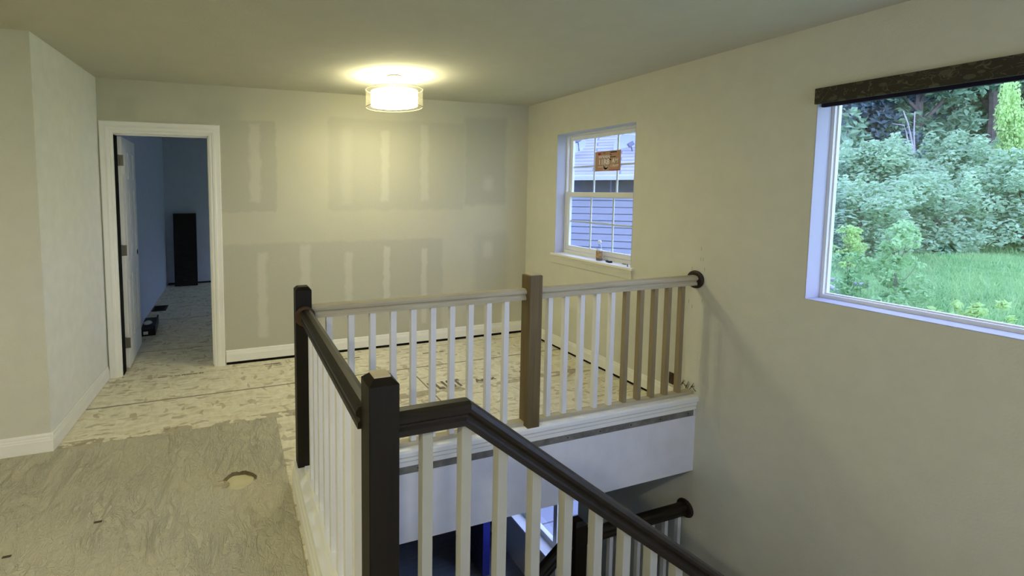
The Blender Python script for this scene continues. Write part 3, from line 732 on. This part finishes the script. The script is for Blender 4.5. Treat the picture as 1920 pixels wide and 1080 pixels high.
bm = NB(); bmesh.ops.create_uvsphere(bm, u_segments=14, v_segments=8, radius=.045)
for v in bm.verts: v.co = Vector((v.co.x*1.0, v.co.y*1.3, max(0, v.co.z*.7)))
o = link('crumpled_wrapper', bm, 'bottlecap', None, True); o.location = (-.89, 5.82, .077); tag(o, 'pale crumpled wrapper lying on the black box in the bedroom', 'wrapper')
fv = thing('floor_vent', 'flat brown vent cover lying on the bedroom floor by the left wall', 'vent', (-.90, 6.85, .001))
bm = NB(); bm_box(bm, (-.085, -.15, 0), (.085, .15, .006), .002); link('vent_plate', bm, 'ventbrown', fv)
bm = NB()
for i in range(9): bm_box(bm, (-.06, -.125+.028*i, .006), (.06, -.115+.028*i, .0075))
link('vent_slots', bm, 'dark', fv)

# electrical outlet opening on the right wall
ob = thing('outlet_box', 'open electrical box low on the right wall behind the raw wood balusters', 'outlet box', (XR, 2.565, .187))
bm = NB(); bm_box(bm, (-.004, -.026, -.042), (.0, .026, .042)); link('box_rim', bm, 'outletbox', ob)
bm = NB(); bm_box(bm, (-.008, -.012, -.03), (-.003, .010, .035), .002); link('wiring', bm, 'cutred', ob)
# scuff / torn plaster at the right end of the curb
bm = NB()
for k in range(14):
    a = k/13; bm_tube(bm, [(XR-.003, 2.49-.10*a, .168+.02*math.sin(a*9)), (XR-.003, 2.47-.10*a, .19+.03*math.sin(a*17+1))], .0022, .001, 5)
tag(link('torn_caulk', bm, 'dark'), 'dark torn caulk strands at the right end of the railing curb', 'caulk')
# drips of plaster around the rosette
bm = NB()
rr = random.Random(12); MK = plain('grey_marks', (.46, .43, .33), .9, .1)
for k in range(12):
    y = 2.41+rr.choice((-1, 1))*rr.uniform(.02, .06); z = .945+rr.uniform(-.20, .22)
    if abs(z-.945) < .07: continue
    bm_box(bm, (XR-.0012, y-.0015, z-.012), (XR, y+.0015, z+.012)); link('pencil_mark', bm, MK, bpy.data.objects['wall_right']); bm = NB()
bm.free()

# ------------------------------------------------------------------ things on the small sill
ZS = W1[2]+.012
bt = thing('plastic_bottle', 'clear plastic bottle with brown label standing on the small window sill', 'bottle', (XR+.045, 3.385, ZS))
bm = NB(); bm_lathe(bm, [(.024, 0), (.027, .004), (.027, .085), (.026, .092), (.027, .105), (.022, .125), (.012, .148), (.011, .160)], (0, 0, 0), 28); link('bottle_body', bm, 'clear', bt, True)
bm = NB(); bm_lathe(bm, [(.0275, .022), (.0278, .024), (.0278, .082), (.0275, .084)], (0, 0, 0), 28); link('bottle_label', bm, 'bottlelabel', bt, True)
bm = NB(); bm_lathe(bm, [(.0262, .085), (.0262, .097)], (0, 0, 0), 28); link('label_band', bm, 'bottlecap', bt, True)
bm = NB(); bm_lathe(bm, [(.025, .002), (.0265, .004), (.0265, .020), (.002, .020)], (0, 0, 0), 28); link('drink', bm, 'amber', bt, True)
bm = NB(); bm_lathe(bm, [(.014, .156), (.015, .158), (.015, .176), (.013, .178)], (0, 0, 0), 24); link('bottle_cap', bm, 'bottlecap', bt, True)
kf = thing('car_key', 'black key fob lying beside the bottle on the small window sill', 'key', (XR+.040, 3.265, ZS), rz=1.2)
bm = NB(); bm_box(bm, (-.035, -.017, 0), (.030, .017, .016), .006); link('fob', bm, 'black', kf)
bm = NB(); bm_box(bm, (.028, -.005, .004), (.075, .005, .007)); link('key_blade', bm, 'chrome', kf)
bm = NB(); bm_box(bm, (-.02, -.008, .0155), (.0, .008, .0175), .001); link('fob_buttons', bm, 'bottlecap', kf)
bm = NB(); bm_box(bm, (-.022, -.010, 0), (.022, .010, .006), .002); o = link('window_latch_part', bm, 'hinge'); o.location = (XR+.080, 3.135, ZS); o.rotation_euler = (0, 0, 1.3); tag(o, 'small dark metal piece on the sill, right of the key fob', 'hardware')
bm = NB(); bm_lathe(bm, [(.006, 0), (.006, .003), (.003, .004), (.003, .018), (.0005, .022)], (0, 0, 0), 12); o = link('wall_anchor', bm, 'navyedge'); o.location = (XR+.02, 3.04, ZS); tag(o, 'tiny blue plug standing at the right end of the small sill', 'wall plug')

# sticker on the upper pane
sk = thing('window_sticker', 'tan paper sticker with white lettering on the upper pane of the small window', 'sticker', (XR+.1447, 3.432, 1.812))
def spatch(name, ya, yb, za, zb, mat, lift=.0006, par=sk):
    bm = NB(); bm_box(bm, (-.001-lift, ya, za), (-.0002-lift*.5, yb, zb)); return link(name, bm, mat, par)
spatch('sticker_sheet', -.152, .152, -.088, .088, 'card', 0)
spatch('red_block', .085, .118, .057, .076, 'red'); spatch('red_block', .03, .052, .068, .074, 'red')
spatch('black_bar', -.105, -.030, .070, .078, 'ink'); spatch('black_square', -.040, -.026, .044, .060, 'ink'); spatch('black_bar', -.095, -.028, .030, .036, 'ink'); spatch('black_square', -.040, -.026, .005, .018, 'ink'); spatch('red_block', -.147, -.02, -.084, -.079, 'red')
spatch('pale_band', -.015, .115, -.052, -.047, 'inkwhite')
mx = Matrix(((0, 0, -1, -.0020), (-1, 0, 0, 0), (0, 1, 0, 0), (0, 0, 0, 1)))
def stext(s, y, z, size, sx=1, shear=0): return text_mesh('lettering', s, size, 'inkwhite', sk, Matrix.Translation((0, y, z)) @ mx, .0004, sx, shear)
stext('11R8', .112, -.028, .064, 1.0); stext('WVAN', .115, .026, .038, 1.2, .3); stext('AM', -.05, -.018, .052, .9, .2); stext('11RAY', -.034, -.052, .028, 1.2)
bm = NB()
for i in range(20):
    a = PI*.75+i*PI*1.35/19; th = .003+.006*math.sin(PI*i/19)
    c = Vector((-.0018, .018-.022*math.cos(a), -.048+.020*math.sin(a))); bm_box(bm, (c.x, c.y-th, c.z-th*.8), (c.x+.0008, c.y+th, c.z+th*.8))
link('crescent_mark', bm, 'inkwhite', sk)

# ------------------------------------------------------------------ floor prints
def fprint(s, x, y, size, rot=0, sx=1):
    o = text_mesh('floor_stamp', s, size, 'inkfloor', floor, Matrix.Translation((x, y, .0008)) @ Matrix.Rotation(rot, 4, 'Z'), .0003, sx); o['label'] = 'faded printed lettering on the bare board'; return o
fprint('FL1ST', 1.46, 3.34, .18, .03, .62); fprint('Antix', 1.86, 3.37, .075, .05, 1.1); fprint('1H//', 2.30, 3.42, .05, .05, 1.6)
fprint('WARMER', .25, 4.31, .035, .0, 1.0); fprint('THM THICK', .26, 4.27, .022, .0, 1.2); fprint('===  = == FLOOR 51', -.6, 4.29, .03, -.01, 1.3)
fprint('= == ==', .9, 4.22, .04, .0, 1.5); fprint('== = =', 1.7, 4.12, .05, .0, 1.5)

# ------------------------------------------------------------------ outside
def sm(a, b, x):
    t = max(0., min(1., (x-a)/(b-a))); return t*t*(3-2*t)
def gz(x, y):
    z = -2.9+2.15*sm(3.6, 9.6, x-.12*max(0, y-4))
    z += .55*sm(9.6, 17, x); z += .22*max(0, math.hypot(x, y)-20)
    return z+.05*math.sin(x*1.3+y*.7)+.04*math.sin(y*1.9-x*.6)
def ground():
    bm = NB(); xs = [3.19+.5*i for i in range(40)]+[24+2.5*i for i in range(16)]; ys = [-16+.8*i for i in range(60)]
    vs = [[bm.verts.new((x, y, gz(x, y))) for y in ys] for x in xs]
    for i in range(len(xs)-1):
        for j in range(len(ys)-1): bm.faces.new((vs[i][j], vs[i+1][j], vs[i+1][j+1], vs[i][j+1]))
    o = link('ground', bm, 'ground', None, True); o['kind'] = 'structure'; return o
ground()
CR = Vector((.94573, -.32497, .001)); CD = Vector((-.02357, -.07167, -.99715)); CF = Vector((.32411, .94301, -.07544))
EYE = Vector((0, 0, 1.56))
def at(px, dpt, py=355):
    """world spot seen near picture column px, dpt metres deep"""
    return EYE+(CR*((px-741.017)/900)+CD*((py-423.074)/900)+CF)*dpt
def leaves_mesh(name, n, size, fn, mat, seed, flat=.5):
    rr = random.Random(seed); V = []; F = []
    for i in range(n):
        p, out = fn(rr); s = size*rr.uniform(.6, 1.25)
        nn = (out*flat+Vector((rr.gauss(0, .5), rr.gauss(0, .5), rr.gauss(.35, .45)))).normalized()
        u = nn.orthogonal().normalized(); u = (Matrix.Rotation(rr.uniform(0, 2*PI), 3, nn) @ u); w = nn.cross(u)
        k = len(V)
        V += [p-u*s*.5, p+w*s*.27+nn*s*.08, p+u*s*.5-nn*s*.1, p-w*s*.27+nn*s*.08]; F.append((k, k+1, k+2, k+3))
    me = bpy.data.meshes.new(name); me.from_pydata([tuple(v) for v in V], [], F); me.materials.append(M[mat]); return me
def clump_fn(clumps):
    tot = [c[3]**2 for c in clumps]
    def f(rr):
        c = rr.choices(clumps, tot)[0]
        d = Vector((rr.gauss(0, 1), rr.gauss(0, 1), rr.gauss(0, 1))).normalized(); r = c[3]*(rr.uniform(.35, 1)**.4)
        return Vector((c[0]+d.x*r, c[1]+d.y*r, c[2]+d.z*r*1.1)), d
    return f
def stem_mesh(name, h, r, seed, branches=5, mat='bark', spread=.5):
    rr = random.Random(seed); bm = NB()
    pts = [(rr.uniform(-.04, .04)*h*k*.3, rr.uniform(-.04, .04)*h*k*.3, h*k/4) for k in range(5)]
    bm_tube(bm, pts, r, r*.4)
    for b in range(branches):
        a = rr.uniform(0, 2*PI); z = h*rr.uniform(.25, .8); q = Vector((0, 0, z)); d = Vector((math.cos(a)*spread, math.sin(a)*spread, .7))
        bm_tube(bm, [q, q+d*h*.22, q+d*h*.38+Vector((0, 0, h*.06))], r*.5, r*.15, 5)
    me = bpy.data.meshes.new(name); bm.to_mesh(me); bm.free(); me.materials.append(M[mat]); return me
def plant(name, label, cat, group, loc, scale, leaf, stem, rz, kind=None):
    t = thing(name, label, cat, loc, group, rz); t.scale = scale
    for nm, me in (('foliage', leaf), ('stem', stem)):
        o = bpy.data.objects.new(nm, me); COL.objects.link(o); o.parent = t
    return t
shr = []
for v in range(3):
    rr = random.Random(40+v); cl = []
    for k in range(26):
        a = rr.uniform(0, 2*PI); r = rr.uniform(0, 1.0); z = rr.uniform(.35, 2.3); w = 1-.25*abs(z-1.1)
        cl.append((r*math.cos(a)*w, r*math.sin(a)*w, z, rr.uniform(.22, .48)))
    for k in range(7):   # upright leaders
        a = rr.uniform(0, 2*PI); r = rr.uniform(.1, .8)
        for j in range(4): cl.append((r*math.cos(a), r*math.sin(a), 2.25+.20*j, .22-.04*j))
    shr.append((leaves_mesh('shrub_foliage', 6500, .135, clump_fn(cl), 'leaf_shrub', 60+v), leaves_mesh('shrub_foliage_bright', 6500, .135, clump_fn(cl), 'leaf_bright', 60+v), stem_mesh('shrub_stem', 2.2, .05, 70+v, 7)))
rr = random.Random(5)
names = {'f': 'front row of pale green shrubs beyond the lawn', 'b': 'taller shrubs behind the front row'}
cols = [1440, 1540, 1615, 1690, 1775, 1850, 1930, 2020, 2130, 2250]
ordn = ['', 'shrub at the far left edge of the large window view, half hidden by the frame', 'pale shrub left of the bare dead branches', 'pale shrub directly behind the young tree', 'pale shrub right of the young tree', 'broad pale shrub towards the right of the window view', 'pale shrub at the right edge of the window view', '', '', '']
for i, px in enumerate(cols):
    dp = 13+rr.uniform(-.6, .8); p = at(px, dp); p.z = gz(p.x, p.y)-.05; s = rr.uniform(.92, 1.12)
    zs = s*(.70+(.12 if i in (4, 5, 6) else 0))
    plant('pale_shrub', ordn[i] or 'pale green shrub in the front row outside the window view', 'shrub', names['f'], p, (s*1.05, s*1.05, zs), shr[i % 3][0], shr[i % 3][2], rr.uniform(0, 6))
cols2 = [1480, 1590, 1660, 1740, 1815, 1880, 1960, 2070, 2190]
ordb = ['', 'second-row shrub at the left edge of the large window view', 'second-row shrub just below the bare dead branches', 'second-row shrub between the dead branches and the bright spire', 'second-row shrub left of the bright yellow-green spire', 'tall bright yellow-green spire-shaped shrub rising above the others', 'second-row shrub at the right edge of the window view', '', '']
for i, px in enumerate(cols2):
    dp = 15.5+rr.uniform(-.4, .8); p = at(px, dp); p.z = gz(p.x, p.y); tall = i == 5
    s = rr.uniform(1.0, 1.15)
    plant('bright_shrub' if tall else 'pale_shrub', ordb[i] or 'second-row shrub outside the window view', 'shrub', names['b'], p, (s*.58, s*.58, 1.40) if tall else (s*1.1, s*1.1, s*.86), shr[(i+1) % 3][1 if tall else 0], shr[(i+1) % 3][2], rr.uniform(0, 6))
fr = []
for v in range(3):
    rr2 = random.Random(90+v); cl = []
    for k in range(34):
        z = rr2.uniform(.6, 9.5); w = 2.3*(1-(z/11)**2)+.3; a = rr2.uniform(0, 2*PI); r = rr2.uniform(.2, 1)*w
        cl.append((r*math.cos(a), r*math.sin(a), z, rr2.uniform(.6, 1.15)))
    fr.append((leaves_mesh('tree_foliage', 8500, .34, clump_fn(cl), 'leaf_dark', 190+v), leaves_mesh('tree_foliage', 8500, .34, clump_fn(cl), 'leaf_mid', 190+v), stem_mesh('tree_trunk', 8.5, .22, 170+v, 8)))
i = 0
for row, (dp0, pxs) in enumerate(((22, (1440, 1580, 1715, 1850, 1990, 2130)), (28, (1400, 1520, 1645, 1775, 1905, 2040, 2170)), (35, (1450, 1560, 1670, 1780, 1890, 2000, 2110)))):
    for px in pxs:
        dp = dp0+rr.uniform(-1, 1); p = at(px, dp); p.z = gz(p.x, p.y)-.4; s = rr.uniform(.9, 1.15)*(1+.12*row)
        mid = (row == 0 and px == 1850) or rr.random() < .2
        where = 'left in' if px < 1640 else ('mid' if px < 1790 else 'right in')
        plant('forest_tree', ('%s forest tree %s the window view, %s row' % ('mid green' if mid else 'dark', where, ('nearest', 'middle', 'highest')[row])), 'tree', 'forest trees on the hillside', p, (s, s, s), fr[i % 3][1 if mid else 0], fr[i % 3][2], rr.uniform(0, 6)); i += 1
# dead branches
p0 = at(1716, 19.5, 300)
bm = NB(); base = Vector((p0.x, p0.y, gz(p0.x, p0.y)))
def br(pts, r0, r1):
    q = [Vector(base)+CR*a+Vector((0, 0, z)) for a, z in pts]; bm_tube(bm, q, r0, r1, 6)
k_ = 19.5/900
zz = lambda py: (EYE.z+(355-py)*k_)-base.z
dx = lambda px: (px-1716)*k_
br([(0, 0), (dx(1714), zz(300)), (dx(1706), zz(262)), (dx(1697), zz(232)), (dx(1686), zz(208))], .04, .018)
br([(dx(1714), zz(290)), (dx(1709), zz(245)), (dx(1708), zz(210))], .03, .014)
br([(dx(1703), zz(278)), (dx(1695), zz(248)), (dx(1690), zz(235)), (dx(1668), zz(232))], .025, .010)
o = link('dead_tree', bm, 'deadwood'); bmesh_c = base.copy()
o.data.transform(Matrix.Translation(-base)); o.location = base; tag(o, 'bare pale dead branches standing against the dark forest', 'tree')

# young tree close to the window
def sapling(label, px, dp, h, w, n, seed, size, py=None, mat='leaf_sap', name='young_tree'):
    rr = random.Random(seed); p = at(px, dp); p.z = gz(p.x, p.y); cl = []
    for k in range(46):
        z = rr.uniform(.10, 1)*h; ww = w*(1-.55*z/h); a = rr.uniform(0, 2*PI); r = ww*rr.uniform(.1, 1); cl.append((r*math.cos(a), r*math.sin(a), z, rr.uniform(.05, .16)*h*.55))
    t = thing(name, label, 'tree' if name == 'young_tree' else 'shrub', p, None, 0)
    o = bpy.data.objects.new('foliage', leaves_mesh('foliage', n, size, clump_fn(cl), mat, seed)); COL.objects.link(o); o.parent = t
    o = bpy.data.objects.new('stem', stem_mesh('stem', h*.85, .014, seed, 8, 'bark', .45)); COL.objects.link(o); o.parent = t
sapling('young leafy tree standing on the lawn close to the large window', 1695, 8.3, 1.62, .66, 2600, 301, .082)
sapling('low leafy sprig at the left of the large window, above the grey logs', 1602, 8.8, 1.15, .42, 900, 302, .080)
sapling('leafy plant with pale leaves at the bottom right of the large window', 1850, 6.9, .62, .75, 650, 303, .10, None, 'leaf_bright', 'leafy_plant')
sapling('low leafy plant at the foot of the young tree', 1655, 8.0, .55, .5, 420, 304, .085, None, 'leaf_sap', 'leafy_plant')
sapling('bright green bush below the shrubs at the left of the large window', 1600, 11.5, 1.1, .5, 900, 305, .09, None, 'leaf_bright', 'leafy_plant')
# logs
for k, (px, dp, ln, rz, tilt, r) in enumerate(((1592, 9.3, .9, .95, .10, .040), (1572, 9.5, 1.1, .80, .05, .045), (1588, 9.7, .9, 1.6, .02, .045), (1565, 9.0, 1.0, 1.25, .12, .035))):
    bm = NB(); bm_tube(bm, [(-ln/2, 0, 0), (0, .01, .01), (ln/2, 0, 0)], r, r*.85, 10); o = link('grey_log', bm, 'log'); p = at(px, dp); p.z = gz(p.x, p.y)+r+.22+.03*k
    o.location = p; o.rotation_euler = (0, -tilt, rz); tag(o, ['long grey log lying uppermost on the pile outside', 'grey log lying at the left of the pile outside', 'grey log lying crosswise behind the others outside', 'thin grey log in front of the pile outside'][k], 'log', 'grey logs piled outside')
# grass
def grass():
    rr = random.Random(77); V = []; F = []
    for i in range(42000):
        px = rr.uniform(1480, 2150); dp = rr.uniform(6.8, 13.5); p = at(px, dp); p.z = gz(p.x, p.y); h = rr.uniform(.05, .15)*(1.3 if rr.random() < .1 else 1); a = rr.uniform(0, 2*PI); w = .012
        u = Vector((math.cos(a)*w, math.sin(a)*w, 0)); l = Vector((rr.gauss(0, .05), rr.gauss(0, .05), h)); k = len(V)
        V += [p-u, p+u, p+l]; F.append((k, k+1, k+2))
    me = bpy.data.meshes.new('lawn_grass'); me.from_pydata([tuple(v) for v in V], [], F); me.materials.append(M['grass'])
    o = bpy.data.objects.new('lawn_grass', me); COL.objects.link(o); tag(o, 'long green grass of the lawn outside the large window', 'grass', None, 'stuff')
grass()
# path slab seen through the lower window
bm = NB()
for j in range(8): bm_box(bm, (3.30, 2.6+.6*j, -3.1), (5.0, 3.18+.6*j, -2.78), .01)
tag(link('concrete_path', bm, plain('pale_concrete', (.27, .27, .33), .9, .1, .3, 20, .1)), 'pale concrete slab path outside the lower window', 'path')
sapling('dark bush with pale flowers outside the lower window', 0, 0, .9, .7, 1300, 306, .06, None, 'leaf_mid', 'flowering_bush')
bush = bpy.data.objects['flowering_bush']; bush.location = (4.55, 5.65, -2.80)

# ------------------------------------------------------------------ neighbour's house
A = Vector((6.55, 7.15, 0)); dv = Vector((-.71, .704, 0)); dv.normalize(); nv = Vector((-dv.y, dv.x, 0))   # nv points away or towards
if nv.dot(-A) < 0: nv = -nv                              # towards our house
hs = thing('neighbour_house', 'neighbouring house with blue-grey lap siding and shingled roof behind the small window', 'house', (A.x, A.y, -2.9))
Mh = Matrix(((dv.x, nv.x, 0, 0), (dv.y, nv.y, 0, 0), (0, 0, 1, 0), (0, 0, 0, 1)))   # local x along wall, local y towards us
def hobj(name, bm, mat, par=hs): o = link(name, bm, mat, par); o.data.transform(Mh); return o
TX0, TX1, ZE = -1.7, 5.5, 4.70     # eave height above local base (base z -2.9)
bm = NB(); z = 0.
bm_box(bm, (TX0+.02, -5.0, 0), (TX1, -.03, ZE-.05))
while z < ZE-.28:
    bm_prism(bm, [(-.02, .016), (.020, .016), (.006, .125), (-.02, .125)], TX0, TX1, lambda u, v, t, z=z: (t, u-.012, z+v)); z += .125
hobj('siding_wall', bm, 'siding')
bm = NB(); bm_box(bm, (TX0, -.03, ZE-.31), (TX1, .018, ZE-.05)); hobj('eave_shade_band', bm, 'eaveshade')  # dark band painting the eave's shade onto the wall top
bm = NB()
for xx in (-1.0, -.1, .8, 1.7, 2.6): bm_box(bm, (xx-.012, .018, ZE-.30), (xx+.012, .024, ZE-.06)); hobj('band_batten', bm, 'dishdark'); bm = NB()
bm.free()
bm = NB(); bm_prism(bm, [(.22, -.07), (.32, -.07), (.34, .0), (.34, .03), (.20, .03), (.20, -.05)], TX0-.2, TX1, lambda u, v, t: (t, u, ZE+v)); bm_box(bm, (TX0-.2, -.05, ZE-.06), (TX1, .20, ZE-.045)); hobj('gutter', bm, 'gutter')
pitch = math.radians(27)
bm = NB(); bm_box(bm, (TX0-.25, .0, -.03), (TX1, 5.2, .0)); rf = link('roof', bm, 'shingle', hs)
# roof kept in its own local frame so the shingle courses follow the slope
RM = Mh @ Matrix.Translation((0, .30, ZE+.03)) @ Matrix.Rotation(PI-0, 4, 'Z') @ Matrix.Rotation(pitch, 4, 'X') @ Matrix.Translation((-(TX1+TX0), 0, 0))
rf.matrix_basis = RM
# satellite dishes standing on the roof
def dish(label, px, py, dp, rad):
    p = at(px, dp, py); t = thing('satellite_dish', label, 'satellite dish', p, 'satellite dishes on the neighbouring roof')
    f = (EYE-p).normalized(); q = Vector((0, 0, 1)).rotation_difference((f+Vector((.1, -.35, .25))).normalized()).to_matrix().to_4x4()
    bm = NB(); prof = [(.001, 0), (rad*.3, rad*.03), (rad*.6, rad*.10), (rad*.85, rad*.2), (rad, rad*.27)]
    bm_lathe_open(bm, prof, 36); bm_lathe_open(bm, [(r, z-.008) for r, z in prof], 36); bm.transform(q); link('reflector', bm, 'dish', t, True)
    bm = NB(); bm_tube(bm, [(0, -rad*.9, rad*.2), (0, -rad*.3, rad*.9), (0, 0, rad*1.05)], .012, .012, 8); bm_box(bm, (-.05, -.04, rad*1.0), (.05, .04, rad*1.0+.09), .01); bm.transform(q); link('feed_arm', bm, 'dishdark', t)
    bm = NB(); bm_tube(bm, [(0, 0, -.03), (.06, .08, -.15), (.06, .10, -rad-.22)], .02, .02, 8); bm_box(bm, (.0, .02, -rad-.24), (.12, .18, -rad-.22)); link('mast', bm, 'dishdark', t)
dish('right satellite dish on the neighbouring roof, beside the sticker', 1174, 277, 9.35, .25)
dish('left satellite dish on the neighbouring roof, at the window edge', 1077, 268, 9.35, .20)

# ------------------------------------------------------------------ light
W = bpy.data.worlds.new('dusk_sky'); SC.world = W; W.use_nodes = True; t = W.node_tree; t.nodes.clear(); g = G(t)
o = g.n('ShaderNodeOutputWorld'); b = g.n('ShaderNodeBackground'); g.link(b.outputs[0], o.inputs[0])
tc = g.n('ShaderNodeTexCoord'); z = g.sep(tc.outputs['Generated'])[2]
g.link(g.ramp(z, [(.0, (.58, .68, 1.0)), (.5, (.50, .60, 1.0)), (1.0, (.44, .54, 1.0))]), b.inputs[0]); b.inputs[1].default_value = 2.75

# ------------------------------------------------------------------ camera
cam = bpy.data.cameras.new('camera'); co = bpy.data.objects.new('camera', cam); COL.objects.link(co)
cam.sensor_fit = 'HORIZONTAL'; cam.sensor_width = 36; cam.lens = 900/1920*36
cam.shift_x = (960-741.017)/1920; cam.shift_y = (423.074-540)/1920; cam.clip_start = .05; cam.clip_end = 300
mm = Matrix.Identity(4)
for r in range(3): mm[r][0] = CR[r]; mm[r][1] = -CD[r]; mm[r][2] = -CF[r]; mm[r][3] = EYE[r]
co.matrix_world = mm
SC.camera = co
vs = SC.view_settings; vs.view_transform = 'Standard'; vs.look = 'None'; vs.exposure = .98; vs.gamma = 1; vs.use_curve_mapping = False
try:
    SC.cycles.use_denoising = True; SC.cycles.max_bounces = 8; SC.cycles.diffuse_bounces = 5; SC.cycles.transparent_max_bounces = 14; SC.cycles.use_adaptive_sampling = True; SC.cycles.adaptive_threshold = .1; SC.cycles.adaptive_min_samples = 16; SC.cycles.sample_clamp_indirect = 6
except Exception: pass
